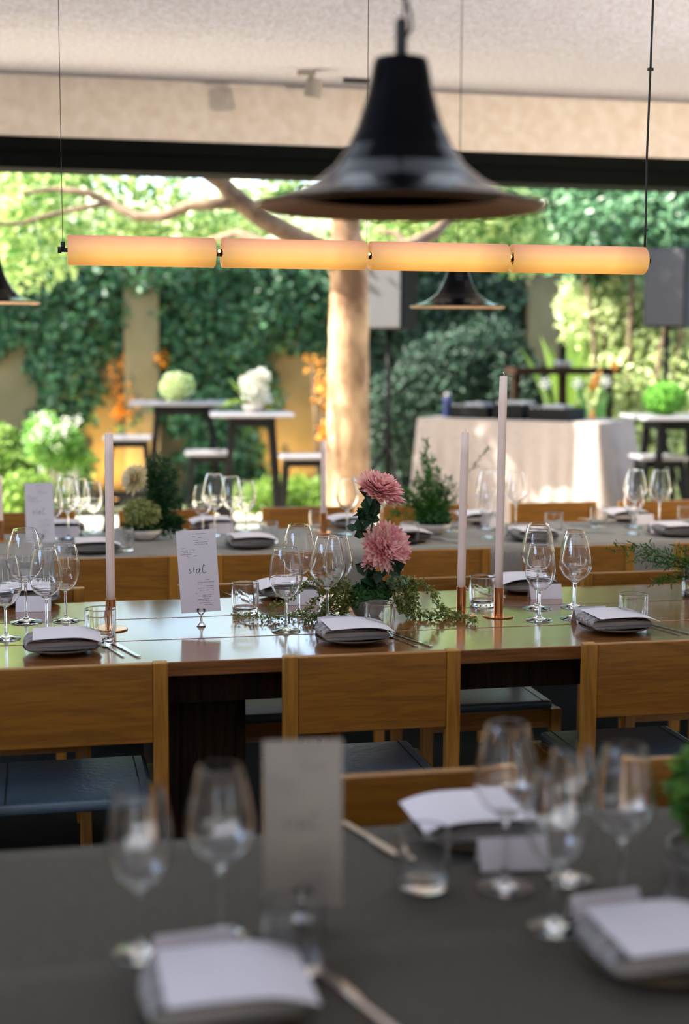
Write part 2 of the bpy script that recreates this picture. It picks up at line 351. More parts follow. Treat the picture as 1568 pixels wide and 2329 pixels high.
def cloth(name, label, x0, x1, y0, y1, z, drops, mt, seed, group=None):
    """flat top with softly waving drops"""
    rnd = random.Random(seed); nx = int((x1-x0)/.03); g = MB()
    ph = [rnd.uniform(0, 6) for _ in range(4)]
    def wav(x): return .5*math.sin(x*9+ph[0])+.35*math.sin(x*21+ph[1])+.2*math.sin(x*4+ph[2])
    rows = []
    ys = []
    d0, d1 = drops
    if d0: ys += [('f', k/8) for k in range(8, 0, -1)]
    ys += [('t', k/10) for k in range(11)]
    if d1: ys += [('b', k/8) for k in range(1, 9)]
    vs = []
    for (k, t) in ys:
        for i in range(nx+1):
            x = x0+(x1-x0)*i/nx
            if k == 't': vs.append((x, y0+(y1-y0)*t, z+.0006*wav(x*3+t*7)))
            elif k == 'f': vs.append((x, y0-.004-.018*t*(1+wav(x)), z-d0*t))
            else: vs.append((x, y1+.004+.018*t*(1+wav(x+3)), z-d1*t))
    W = nx+1
    fs = [(r*W+i, r*W+i+1, (r+1)*W+i+1, (r+1)*W+i) for r in range(len(ys)-1) for i in range(nx)]
    g.add(vs, fs, True)
    o = g.build(name, mt); sm = o.modifiers.new('thick', 'SOLIDIFY'); sm.thickness = .0015; sm.offset = -1
    return tag(o, label, 'tablecloth', group)
cloth('tablecloth', 'pale taupe linen cloth over the rear table, hanging in front', -1.95, 5.45, 5.50, 6.225, .75, (.26, .2), M['cloth_far'], 3)
cloth('tablecloth', 'dark olive grey linen cloth over the foreground table, far half', -1.3, 3.25, 1.72, 2.235, .7495, (0, .28), M['cloth_near'], 5)
cloth('tablecloth', 'dark olive grey linen cloth overlapping on the foreground table, near half', -1.3, 3.25, 1.12, 1.79, .7515, (.28, 0), M['cloth_near'], 8)
T1Z = .7525

# ------------------------------------------------------------------ chairs
def make_chair(label):
    t = thing('dining_chair', label, 'chair')
    MB().box(-.193, .193, -.012, .012, .575, .773).build('back_panel', M['oak'], t, bevel=.003)
    for s in (-1, 1):
        MB().box(s*.211-.018, s*.211+.018, -.016, .018, 0, .775).build('leg', M['oak_v'], t, bevel=.003)
        MB().box(s*.211-.018, s*.211+.018, .37, .404, 0, .405).build('leg', M['oak_v'], t, bevel=.003)
        MB().box(s*.211-.012, s*.211+.012, .018, .37, .345, .405).build('side_rail', M['oak'], t, bevel=.002)
        MB().box(s*.211-.01, s*.211+.01, .018, .37, .15, .175).build('stretcher', M['oak'], t)
    MB().box(-.193, .193, .375, .395, .345, .405).build('seat_rail', M['oak'], t)
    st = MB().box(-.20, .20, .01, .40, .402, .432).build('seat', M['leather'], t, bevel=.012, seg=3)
    MB().box(.165, .168, .02, .395, .431, .4335).build('seam', M['cable'], st); MB().box(-.168, -.165, .02, .395, .431, .4335).build('seam', M['cable'], st)
    return t
chair0 = make_chair('oak chair seen from behind at left of middle table, below left plate')
chair0.location = (.071, 3.46, 0)
near2 = 'chairs on the near side of the middle table'
chair0['group'] = near2
dup(chair0, (.817, 3.466, 0), 0, 'oak chair seen from behind, centre of the near side of middle table', near2)
dup(chair0, (1.615, 3.475, 0), 0, 'oak chair seen from behind at right of middle table, below right plate', near2)
for px, wh in ((28, 'at far left behind the cluster of glasses'), (560, 'behind the upright white menu'), (1060, 'behind the two tall right candles'), (1525, 'at far right behind the fern wisps')):
    dup(chair0, (at(px, 1320, .775).x, 4.985, 0) if False else (at(px, 1320, .775).x, 4.62, 0), PI, 'oak chair on far side of middle table, '+wh, 'chairs on the far side of the middle table')
for X, wh in ((.273, 'left of the upright white menu'), (.86, 'behind the menu and middle glasses'), (1.486, 'behind the pink dahlias and short candle'), (2.083, 'behind the pair of right glasses'), (2.72, 'at the right edge of the photo')):
    dup(chair0, (X, 5.29, 0), 0, 'oak chair back at near side of rear table, '+wh, 'chairs on the near side of the rear table')
for px, wh in ((60, 'at far left behind the small menu'), (372, 'behind the cream dahlia arrangement'), (697, 'in front of the bar stools'), (970, 'behind the green fern bowl'), (1288, 'before the draped booth'), (1555, 'at the right edge of the photo')):
    dup(chair0, (at(px, 1150, .775).x, 6.87, 0), PI, 'sunlit oak chair beyond the rear table, '+wh, 'chairs on the far side of the rear table')
dup(chair0, (.624, 2.45, 0), PI, 'blurred oak chair facing us across the foreground table, behind the tumbler', 'chairs at the foreground table')
dup(chair0, (1.29, 2.45, 0), PI, 'blurred oak chair facing us across the foreground table, at the right edge', 'chairs at the foreground table')

# ------------------------------------------------------------------ glassware
def glass_profile(H, R, rim, stem, vee):
    bowl0 = stem; bh = H-stem
    if vee: o = [(.0045, 0), (.35*R, .07), (.72*R, .17), (.96*R, .31), (R, .40), (.97*R, .5), (.86*R, .7), (.74*R, .86), (rim, 1)]
    else: o = [(.0045, 0), (.38*R, .04), (.68*R, .13), (.9*R, .27), (R, .43), (.99*R, .56), (.93*R, .72), (.84*R, .87), (rim, 1)]
    rf = R*.86
    pr = [(0, 0), (rf, 0), (rf+.0004, .0012), (rf-.0004, .0026), (rf*.6, .0050), (.010, .0095), (.0045, .016), (.0036, .03), (.0034, stem*.6), (.0036, stem*.9)]
    # smooth the bowl
    pts = []
    for i in range(len(o)-1):
        for k in range(3):
            t = k/3; p0 = o[max(i-1, 0)]; p1 = o[i]; p2 = o[i+1]; p3 = o[min(i+2, len(o)-1)]
            f = lambda a, b, c, d: .5*((2*b)+(-a+c)*t+(2*a-5*b+4*c-d)*t*t+(-a+3*b-3*c+d)*t**3)
            pts.append((f(p0[0], p1[0], p2[0], p3[0]), f(p0[1], p1[1], p2[1], p3[1])))
    pts.append(o[-1])
    outer = [(r, bowl0+z*bh) for r, z in pts]
    inner = [(max(r-.0011, 0), z+(.0035 if i < 3 else .0006 if z < H-.001 else 0)) for i, (r, z) in enumerate(outer)][1:]
    pr += outer+inner[::-1]+[(0, inner[0][1]-.0005)]
    return pr
KIND = {'burgundy': (.262, .052, .030, .108, True), 'bordeaux': (.238, .046, .028, .100, True), 'white': (.228, .0455, .033, .088, False), 'small': (.225, .043, .031, .088, False)}
gmesh = {}
def etched(parent, R, z):
    """small wrapped frosted lettering"""
    cu = bpy.data.curves.new('lettering', 'FONT'); cu.body = 'arkh\u00e9'; cu.size = .019; cu.align_x = 'CENTER'
    tmp = bpy.data.objects.new('lettering', cu); C.objects.link(tmp)
    dg = bpy.context.evaluated_depsgraph_get(); me = bpy.data.meshes.new_from_object(tmp.evaluated_get(dg))
    bpy.data.objects.remove(tmp)
    a0 = -PI/2-yaw*.4
    for v in me.vertices:
        a = a0+v.co.x/R; zz = z+v.co.y; v.co = ((R+.0004)*math.cos(a), (R+.0004)*math.sin(a), zz)
    me.materials.clear(); me.materials.append(M['frost'])
    o = bpy.data.objects.new('etched_lettering', me); C.objects.link(o); o.parent = parent; o['label'] = 'small white etched lettering'
def wine_glass(px, py, kind, label, group, z=.75, sc_=1.0, text=False):
    if kind not in gmesh:
        o = MB().lathe(glass_profile(*KIND[kind]), 44).build('wine_glass', M['glass']); gmesh[kind] = o.data
        if len(o.data.vertices): pass
    else:
        o = bpy.data.objects.new('wine_glass', gmesh[kind]); C.objects.link(o)
    p = at(px, py, z); o.location = (p.x, p.y, z+.0006); o.rotation_euler = (0, 0, 0); o.scale = (sc_,)*3
    tag(o, label, 'wine glass', group)
    if text: etched(o, KIND[kind][1]*.965, KIND[kind][3]+(KIND[kind][0]-KIND[kind][3])*.40)
    return o
tm = None
def tumbler(px, py, label, group, z=.75, sc_=1.0):
    global tm
    if tm is None:
        pr = [(0, 0), (.036, 0), (.0385, .003), (.0385, .012), (.041, .05), (.0415, .092), (.0395, .094), (.0390, .092), (.0375, .05), (.035, .020), (.030, .015), (0, .014)]
        def md(t, z): return 1+(.022*abs(math.sin(t*8)) if .004 < z < .085 else 0)
        tm = MB().lathe(pr, 96, mod=md).build('tumbler', M['glass']); o = tm
    else: o = tm.copy(); C.objects.link(o)
    p = at(px, py, z); o.location = (p.x, p.y, z+.0006); o.scale = (sc_,)*3
    return tag(o, label, 'tumbler', group)
G2 = 'wine glasses on the middle table'; G3 = 'wine glasses on the rear table'; G1 = 'wine glasses on the foreground table'
wine_glass(14, 1453, 'white', 'wine glass cut by the left photo edge on the middle table', G2)
wine_glass(60, 1415, 'burgundy', 'largest wine glass of the left cluster, farther back on the plank table', G2, sc_=1.04)
wine_glass(107, 1447, 'bordeaux', 'etched wine glass right behind the left plate on the plank table', G2, sc_=1.02, text=True)
wine_glass(150, 1413, 'small', 'rightmost wine glass of the left cluster, nearest the left candle', G2)
wine_glass(651, 1436, 'white', 'front small wine glass standing on the trailing greenery, left of the pink dahlias', G2, sc_=1.03)
wine_glass(680, 1397, 'burgundy', 'tall wine glass behind the small front one, by the blank place card', G2, sc_=1.03)
wine_glass(745, 1426, 'burgundy', 'etched large wine glass just left of the pink dahlias', G2, text=True)
wine_glass(768, 1398, 'bordeaux', 'wine glass half hidden behind the etched glass and greenery', G2)
wine_glass(1227, 1411, 'white', 'front small wine glass of the right group, right of the tall candles', G2, sc_=.99)
wine_glass(1222, 1384, 'burgundy', 'tall wine glass directly behind the small one, right of the tall candles', G2)
wine_glass(1307, 1407, 'bordeaux', 'wine glass behind the left edge of the right plate', G2, sc_=1.04)
wine_glass(1305, 1381, 'bordeaux', 'rearmost wine glass of the right group on the plank table', G2, sc_=1.0)
for px, py, k, wh, s in ((120, 1228, 'white', 'beside the small left menu, lowest of the left four', .98), (155, 1226, 'burgundy', 'tallest of the left four', 1.0), (182, 1219, 'bordeaux', 'third of the left four', 1.02), (212, 1213, 'small', 'rightmost of the left four, next to the left candle', .98),
        (461, 1215, 'white', 'lowest, in front, above the upright menu', .92), (488, 1221, 'burgundy', 'tallest of the group above the upright menu', 1.02), (527, 1219, 'bordeaux', 'second from right in the group above the menu', 1.06), (560, 1211, 'small', 'rightmost of the group above the menu', 1.0),
        (790, 1217, 'burgundy', 'beside the short candle, left of the dahlias', .95), (868, 1205, 'bordeaux', 'mostly hidden behind the pink dahlias', 1.0),
        (1112, 1224, 'white', 'front one between the two tall candles', .92), (1108, 1205, 'burgundy', 'rear one between the two tall candles', 1.0), (1173, 1203, 'bordeaux', 'just right of the tallest candle', 1.06),
        (1440, 1215, 'white', 'front one of the right pair in front of booth', .94), (1443, 1200, 'burgundy', 'rear tall one near right edge', 1.0), (1500, 1198, 'bordeaux', 'rightmost one on the rear table', 1.08)):
    wine_glass(px, py, k, 'wine glass on the rear table, '+wh, G3, sc_=s)
wine_glass(320, 2172, 'small', 'blurred wine glass at lower left on the foreground table', G1, T1Z, .98)
wine_glass(503, 2140, 'bordeaux', 'blurred wine glass just left of the foreground menu', G1, T1Z, 1.0)
wine_glass(1148, 2020, 'bordeaux', 'blurred wine glass standing before the foreground place card', G1, T1Z, 1.03)
wine_glass(1262, 2112, 'small', 'blurred front wine glass of the right foreground trio', G1, T1Z, .98)
wine_glass(1412, 2068, 'bordeaux', 'blurred rightmost wine glass on the foreground table', G1, T1Z, .99)
wine_glass(1295, 2003, 'small', 'blurred wine glass behind the right foreground trio', G1, T1Z, .9)
TU2 = 'tumblers on the middle table'
for px, py, wh in ((229, 1462, 'in front of the left candle holder'), (558, 1395, 'right of the upright menu'), (864, 1446, 'in front of the dahlia arrangement'), (1097, 1378, 'behind and between the two tall candles'), (1440, 1424, 'behind the right plate'), (1580, 1358, 'at the right photo edge')):
    tumbler(px, py, 'fluted clear tumbler '+wh, TU2)
for px, py, wh in ((282, 1253, 'beside the left candle'), (612, 1235, 'right of a folded napkin'), (724, 1206, 'beside the short candle'), (932, 1238, 'right of the upper dahlia stems'), (1034, 1208, 'right of the fern bowl'), (1260, 1212, 'near the tallest glasses'), (1362, 1199, 'before the booth'), (1560, 1196, 'at the far right')):
    tumbler(px, py, 'small looking tumbler on the rear table '+wh, 'tumblers on the rear table', sc_=.95)
for px, py, wh in ((962, 2018, 'beside the blurred knife'), (668, 2202, 'in front of the foreground menu'), (1572, 2090, 'at the right photo edge')):
    tumbler(px, py, 'blurred clear tumbler on the foreground table '+wh, 'tumblers on the foreground table', T1Z, .93)

# ------------------------------------------------------------------ candles
def candle(px, py, ytop, label, wtop=0, z=.75, r=.0125):
    p = at(px, py, z); d = (p-CAM).dot(F); h = (py-ytop)/FPX*d*1.004
    hd = thing('candle_holder', 'brass candlestick under the '+label, 'candle holder', (p.x, p.y, z+.0005), 0, 'brass candlesticks')
    MB().lathe([(0, 0), (.046, 0), (.047, .002), (.046, .0035), (0, .004)], 40).build('foot', M['brass'], hd)
    MB().lathe([(0, .0035), (.0145, .0035), (.0145, .088), (.0128, .088), (.0128, .05), (0, .05)], 28).build('sleeve', M['brass'], hd)
    c = thing('taper_candle', label, 'candle', (p.x, p.y, z+.052), 0, 'tall blush taper candles')
    L = h-.052; r = min(r, .0122)
    n = 8; g = MB(); pts = [(wtop*(i/n)**2, 0, L*i/n) for i in range(n+1)]
    g.tube(pts, [r]*(n)+[r*.92], 20); g.build('wax', M['candle'], c)
    MB().tube([(wtop, 0, L-.002), (wtop+.002, 0, L+.006), (wtop-.002, 0, L+.012)], .0012, 6).build('wick', M['wick'], c)
candle(253, 1432, 988, 'tall blush taper candle left of the upright menu', .001)
candle(1049, 1400, 985, 'tall blush taper candle, shorter of the right pair', .006)
candle(1134, 1402, 860, 'tallest blush taper candle, right of the pair', .004)
candle(736, 1212, 1003, 'thin blush taper candle on the rear table, before the tree trunk', 0)
candle(1, 1232, 1082, 'blush taper candle on the rear table at the left edge', 0)

# ------------------------------------------------------------------ place settings
PLATE = NAP = CARD = TENT = FORK = KNIFE = None
def mk(o, src, name):
    return o
def setting(px, py, rz, where, z=.75, tent=True, cut='fk', writ=False, sc_=1.0, tentlab=None, dx=0, cardrot=0, plate=True, tpx=None):
    global PLATE, NAP, CARD, TENT, FORK, KNIFE
    p = at(px, py, z); R = Matrix.Rotation(rz, 3, 'Z')
    def W(x, y, zz): v = R @ Vector((x, y, 0)); return (p.x+v.x*sc_, p.y+v.y*sc_, z+zz)
    tab = 'foreground' if p.y < 2.5 else 'middle' if p.y < 5 else 'rear'
    def put(o, loc, rot, lab, cat, grp):
        o.location = loc; o.rotation_euler = (0, 0, rot); o.scale = (sc_,)*3; return tag(o, lab, cat, grp)
    def inst(src, make):
        if src is None: o = make(); return o, o
        o = src.copy(); C.objects.link(o)
        for ch in src.children:
            c = ch.copy(); C.objects.link(c); c.parent = o
        return o, src
    if plate:
        o, PLATE = inst(PLATE, lambda: MB().lathe([(0, 0), (.055, 0), (.062, .003), (.098, .013), (.102, .0165), (.1015, .018), (.096, .0155), (.06, .0065), (0, .006)], 48).build('plate', M['plate']))
        put(o, W(0, 0, .0006), rz, 'brown plate under napkin, '+where, 'plate', 'plates on the '+tab+' table')
    def mknap():
        g = MB(); n = 14; rows = []
        outline = []
        # soft layered stack: profile in x (rounded fold at the left), extruded in y
        prof = [(-.088, .008), (-.098, .014), (-.100, .022), (-.095, .031), (-.08, .036), (-.02, .0365), (.05, .033), (.088, .026), (.094, .018), (.09, .009), (0, .0065)]
        ny = 6; vs = []; fs = []
        for j in range(ny+1):
            y = -.066+.132*j/ny; q = .92+.08*math.sin(PI*j/ny)
            for (x, zz) in prof: vs.append((x*q, y, .0175+(zz-.0065)*q))
        k = len(prof)
        for j in range(ny):
            for i in range(k): fs.append((j*k+i, j*k+(i+1) % k, (j+1)*k+(i+1) % k, (j+1)*k+i))
        fs.append(tuple(range(k))); fs.append(tuple(ny*k+i for i in range(k))[::-1]); g.add(vs, fs, True)
        return g.build('folded_napkin', M['napkin'])
    o, NAP = inst(NAP, mknap)
    put(o, W(0, 0, -.0005), rz, 'folded grey gauze napkin, '+where, 'napkin', 'folded napkins on the '+tab+' table')
    def mkcard():
        g = MB(); n = 10; vs = []
        for i in range(n+1):
            t = i/n; x = -.075+.175*t; zz = .0495+.003*math.sin(PI*t)-(0 if t < .6 else .012*((t-.6)/.4)**2)
            for y in (-.085, .075): vs.append((x, y, zz))
        k = len(vs); vs += [(x, y, q+.0008) for x, y, q in vs]
        fs = []
        for i in range(n):
            a = 2*i; fs += [(a, a+1, a+3, a+2), (k+a, k+a+2, k+a+3, k+a+1), (a, a+2, k+a+2, k+a), (a+1, k+a+1, k+a+3, a+3)]
        fs += [(0, k, k+1, 1), (2*n, 2*n+1, k+2*n+1, k+2*n)]; g.add(vs, fs)
        return g.build('menu_card', M['paper'])
    o, CARD = inst(CARD, mkcard)
    put(o, W(0, 0, 0), rz+cardrot, 'white card on the napkin, '+where, 'card', 'cards on the '+tab+' table')
    if tent:
        def mktent():
            g = MB(); hw = .052; h = .045; d = .022; th = .0009
            for s in (-1, 1):
                g.add([(-hw, s*d, 0), (hw, s*d, 0), (hw, 0, h), (-hw, 0, h), (-hw, s*d-s*th*2, 0), (hw, s*d-s*th*2, 0), (hw, 0, h-th*3), (-hw, 0, h-th*3)],
                      [(0,1,2,3),(7,6,5,4),(0,4,5,1),(0,3,7,4),(1,5,6,2),(3,2,6,7)])
            t_ = g.build('place_card', M['paper'])
            q = MB(); rnd = random.Random(4); x = -.034
            while x < .034:                      # a handwritten stroke line
                hh = rnd.uniform(.006, .014) if rnd.random() < .4 else .006
                for (x0, z0, x1, z1) in ((x, .020, x+.002, .020+hh), (x+.002, .020+hh, x+.0035, .020)):
                    s = -1; f = lambda zz: s*(d*(1-zz/h)+.0006)
                    q.add([(x0, f(z0), z0), (x0+.0011, f(z0), z0), (x1+.0011, f(z1), z1), (x1, f(z1), z1)], [(0, 1, 2, 3)])
                x += rnd.uniform(.0035, .006)
            q.build('handwriting', M['ink'], t_); return t_
        o, TENT = inst(TENT, mktent)
        hasink = writ
        tl = W(-.02 if tpx is None else tpx, .135, .0006)
        put(o, tl, rz+(.12 if rz == 0 else -.08), ('handwritten' if hasink else 'blank looking')+' folded place card, '+where, 'place card', 'place cards on the '+tab+' table')
    if 'f' in cut:
        def mkfork():
            g = MB(); g.sheet([(-.004, -.095), (.004, -.095), (.003, 0), (.003, .035), (.012, .05), (.012, .062), (-.012, .062), (-.012, .05), (-.003, .035), (-.003, 0)], .0008, .0028)
            for k in range(4): x = -.0105+k*.007; g.box(x-.0018, x+.0018, .061, .098, .0008, .0026)
            return g.build('fork', M['steel'], bevel=.0004, seg=1)
        o, FORK = inst(FORK, mkfork)
        put(o, W(.128, -.01, .001), rz+.25, 'steel fork, '+where, 'fork', 'forks on the '+tab+' table')
    if 'k' in cut:
        def mkknife():
            g = MB(); g.sheet([(-.006, -.11), (.006, -.11), (.005, -.015), (.009, 0), (.010, .05), (.006, .095), (0, .108), (-.005, .1), (-.005, 0), (-.005, -.015)], .0008, .0034)
            return g.build('knife', M['steel'], bevel=.0006, seg=1)
        o, KNIFE = inst(KNIFE, mkknife)
        put(o, W(.158, -.005, .001), rz+.30, 'steel knife, '+where, 'knife', 'knives on the '+tab+' table')
setting(142, 1482, 0, 'near left place of the middle table', tent=False)
setting(802, 1459, 0, 'near centre place of the middle table', writ=True)
setting(1398, 1434, 0, 'near right place of the middle table', writ=True)
setting(62, 1372, PI, 'far left place of the middle table', cut='')
setting(655, 1358, PI, 'far centre place of the middle table')
setting(1195, 1345, PI, 'far right place of the middle table')
setting(215, 1257, 0, 'near side of the rear table left of the left candle', writ=True, cut='')
setting(570, 1245, 0, 'near side of the rear table above the upright menu', writ=True, cut='')
setting(925, 1232, 0, 'near side of the rear table behind the pink dahlias', writ=True)
setting(1215, 1229, 0, 'near side of the rear table behind the right glass pair', writ=True, cut='')
setting(1540, 1218, 0, 'near side of the rear table at right edge', writ=True, cut='')
setting(140, 1213, PI, 'far side of the rear table at left', cut='')
setting(485, 1205, PI, 'far side of the rear table above the menu')
setting(800, 1199, PI, 'far side of the rear table by the short candle', cut='')
setting(1090, 1190, PI, 'far side of the rear table between the tall candles', cut='f')
setting(1425, 1184, PI, 'far side of the rear table before the booth')
setting(1075, 1905, PI, 'far side of the foreground table', T1Z, cut='k')
setting(510, 2300, 0, 'bottom left of the foreground table', T1Z, writ=True, cut='k')
setting(1500, 2190, 0, 'bottom right of the foreground table', T1Z, writ=True, cut='')

# ------------------------------------------------------------------ upright menus
def upright(px, py, label, z=.75, lean=.06, hh=.236, ww=.112, lift=.032, mt='paper', body=True):
    p = at(px, py, z)
    st = thing('card_stand', 'metal stand of the '+label, 'card stand', (p.x, p.y, z+.0006), -yaw*.5, 'menu stands')
    MB().lathe([(0, 0), (.013, 0), (.0135, .002), (.008, .008), (.004, .014), (.003, .026), (.0045, .03), (.0035, .034), (0, .036)], 24).build('foot', M['steel'], st)
    g = MB()
    for s in (-1, 1): g.tube([(0, 0, .032), (s*.006, 0, .036), (s*.010, 0, .042), (s*.0105, 0, .049), (s*.0065, 0, .050), (s*.007, 0, .046)], .0017, 8)
    g.build('scroll', M['pewter'], st)
    c = thing('menu_card', label, 'menu', (p.x, p.y+.0022, z+lift+.008), -yaw*.5, 'upright printed menus')
    c.rotation_euler = (-.02, -lean, -yaw*.5)
    MB().box(-ww/2, ww/2, 0, .0012, 0, hh).build('card', M[mt], c)
    rnd = random.Random(9); q = MB()
    def line(x0, x1, zz, t=.0009):
        x = x0
        while x < x1:
            l = min(rnd.uniform(.004, .012), x1-x); q.add([(x, -.0004, zz), (x+l, -.0004, zz), (x+l, -.0004, zz+t), (x, -.0004, zz+t)], [(0, 1, 2, 3)]); x += l+.0016
    for zz, a, b in ((.225, -.012, .028), (.218, -.011, -.002), (.213, .006, .016), (.206, -.008, .008), (.200, -.004, .034), (.194, -.006, .032),
                     (.185, -.045, -.034), (.178, -.045, -.006), (.173, -.038, -.010), (.167, -.046, -.014), (.162, -.03, 0),
                     (.092, .020, .030), (.085, -.004, .044), (.080, -.003, .010), (.074, .012, .042), (.068, -.004, .040), (.062, 0, .040), (.054, -.012, -.004),
                     (.048, .008, .034), (.043, .008, .032), (.037, -.006, .028), (.032, -.008, .040), (.026, -.004, .028), (.020, .010, .034)):
        line(a*ww/.112, b*ww/.112, zz*hh/.236)
    k = ww/.112; zc = .118*hh/.236
    def stroke(pts):
        g2 = [Vector((x*k, -.0006, zc+y*k)) for x, y in pts]
        for a, b in zip(g2, g2[1:]):
            d = (b-a).normalized(); nn = Vector((-d.z, 0, d.x))*.0007
            q.add([a-nn, b-nn, b+nn, a+nn], [(0, 1, 2, 3)])
    # the handwritten word in the middle of the card
    stroke([(-.022, .006), (-.026, .008), (-.024, .002), (-.020, -.001), (-.023, -.005), (-.027, -.003)])
    stroke([(-.012, .013), (-.013, .002), (-.012, -.006)])
    stroke([(.002, .006), (-.004, .005), (-.006, -.003), (-.002, -.006), (.003, .002), (.003, .008), (.004, -.004), (.006, -.006)])
    stroke([(.020, .014), (.016, .018), (.013, .010), (.012, -.002), (.016, -.007), (.022, -.004)])
    q.build('printed_text', M['ink'], c)
    return c
upright(458, 1424, 'white upright printed menu standing mid left on the plank table')
upright(93, 1245, 'white upright menu on the rear table at far left', hh=.238, lift=.012, lean=.02)
upright(690, 2100, 'blurred upright printed menu on the foreground table', T1Z, .0, .235, .108, .012, 'dark_card')

# ------------------------------------------------------------------ lamps
def pendant(p, label, cordtop=3.6, D=.45, main=False):
    t = thing('pendant_lamp', label, 'pendant lamp', p, 0, 'black bell pendant lamps'); k = D/.45
    pr = [(.040, .215), (.043, .205), (.048, .175), (.056, .145), (.066, .115), (.080, .085), (.100, .056), (.130, .032), (.165, .015), (.200, .005), (.222, 0), (.225, -.004)]
    out = [(r*k, z*k) for r, z in pr]
    MB().lathe([(0, .218*k), (.030*k, .218*k)]+out+[(.222*k, -.006*k)], 64).build('shade', M['lamp_black'], t)
    ins = [((r-.004)*k, (z-.004)*k) for r, z in pr[::-1]]
    MB().lathe([(.222*k, -.006*k)]+ins[:4], 64).build('rim_lining', M['lamp_brass'], t)
    MB().lathe(ins[3:]+[(0, .21*k)], 64).build('inner_lining', M['lamp_black'], t)
    sg = MB(); sg.lathe([(0, .216*k), (.009, .217*k), (.009, .27*k), (.006, .275*k), (0, .276*k)], 16); sg.build('stem', M['cable'], t)
    h = cordtop-p[2]
    g = MB()
    if main:
        g.tube([(0, 0, .27), (.004, 0, .28), (.006, .004, .30), (0, 0, .312), (-.006, -.004, .325), (0, 0, .34), (.002, 0, .36), (0, 0, h)], .0022, 8)
        g.tube([(.006, 0, .245), (.016, 0, .262), (.013, 0, .285), (.004, 0, .31), (-.002, 0, .33), (.002, 0, .36), (.003, 0, h)], .0028, 8)
        g.box(-.010, .004, -.004, .004, .318, .326)
    else: g.tube([(0, 0, .27*k), (.002, 0, .6), (.004, 0, h)], .0022, 8)
    g.build('cord', M['cable'], t)
    MB().cyl(0, 0, h-.02, h-.001, .05).build('ceiling_rose', M['cable'], t)
    MB().ball((0, 0, .09*k), .024, 14, 10).build('bulb', M['white_ceramic'], t)
    return t
def onray(px, py, d): r = F + RR*((px-CX)/FPX) + UU*((CY-py)/FPX); return CAM+r*d
b1 = onray(910, 464, 2.19); pendant(tuple(b1), 'large blurred black bell pendant lamp hanging over the foreground', main=True)
b2 = onray(1041, 696, 6.73); pendant(tuple(b2), cordtop=3.2, label='small looking black bell pendant below the glowing tube lamp')
b3 = onray(-18, 686, 6.73); pendant(tuple(b3), cordtop=3.2, label='black bell pendant cut off by the left photo edge')
def linear_lamp():
    a = atY(150, 569, 4.0); b = atY(1467, 593, 4.0); z = (a.z+b.z)/2; y = 4.0
    t = thing('linear_pendant', 'long glowing alabaster tube lamp of four segments hanging above the middle table', 'pendant lamp', ((a.x+b.x)/2, y, z))
    cuts = [(150, 489), (501, 832), (838, 1154), (1160, 1467)]
    for (p0, p1) in cuts:
        x0 = atY(p0, 580, y).x+.004; x1 = atY(p1, 580, y).x; L = x1-x0; g = MB(); R_, r_ = .0405, .028
        vs = []; seg = 40; fs = []
        for (rr, xx) in ((r_, -L/2+.03), (r_, -L/2), (R_-.002, -L/2), (R_, -L/2+.002), (R_, L/2-.004), (R_-.004, L/2), (r_, L/2), (r_, L/2-.03)):
            for k in range(seg): th = 2*PI*k/seg; vs.append((xx, rr*math.cos(th), rr*math.sin(th)))
        for i in range(7):
            for k in range(seg): j = (k+1) % seg; fs.append((i*seg+k, i*seg+j, (i+1)*seg+j, (i+1)*seg+k))
        g.add(vs, fs, True); cx_ = (x0+x1)/2-(a.x+b.x)/2
        o = g.build('glass_tube', M['tube'], t, loc=(cx_, 0, 0))
        e = MB(); e.tube([(-L/2+.012, 0, 0), (-L/2+.016, 0, 0)], .0278, 32); e.tube([(L/2-.016, 0, 0), (L/2-.012, 0, 0)], .0278, 32); e.build('end_disc', M['pewter'], o)
    xl = -(b.x-a.x)/2; xr = -xl
    MB().tube([(xl-.018, 0, 0), (xr+.012, 0, 0)], .006, 12).build('rod', M['cable'], t)
    g = MB(); g.tube([(xl-.022, 0, 0), (xl-.012, 0, 0)], .009, 12); g.tube([(xl-.008, 0, 0), (xl-.008, 0, .022)], .006, 10); g.build('end_knob', M['cable'], t)
    g = MB(); g.tube([(xr+.008, 0, 0), (xr+.016, 0, 0)], .008, 12); g.build('end_knob', M['cable'], t)
    for p0 in (495, 835, 1157):
        x = atY(p0, 580, y).x-(a.x+b.x)/2
        MB().tube([(x-.012, 0, 0), (x+.012, 0, 0)], .010, 14).build('connector', M['pewter'], t)
        MB().ball((x+.004, -.009, .004), .0045, 10, 8).build('led_spark', M['bulb'], t)
    ww = MB(); ww.tube([(xl-.008, 0, .02), (xl-.010, 0, 3.6-z)], .0009, 6); ww.build('suspension_wire', M['wire'], t)
    x = atY(835, 560, y).x-(a.x+b.x)/2
    MB().tube([(x, 0, .01), (x, 0, 3.6-z)], .0009, 6).build('suspension_wire', M['wire'], t)
    g = MB(); g.tube([(xr-.002, 0, .02), (xr, 0, .10), (xr-.002, 0, .3), (xr+.002, 0, .55), (xr+.006, 0, .9), (xr+.008, 0, 3.6-z)], .0034, 8); g.box(xr-.006, xr+.010, -.004, .004, .545, .553); g.box(xr-.006, xr+.006, -.004, .004, .085, .092)
    g.build('power_cable', M['cable'], t)
    MB().tube([(xl-.01, 0, 3.59-z), (xr+.01, 0, 3.59-z)], .01, 8).build('ceiling_rail', M['spot'], t)
linear_lamp()
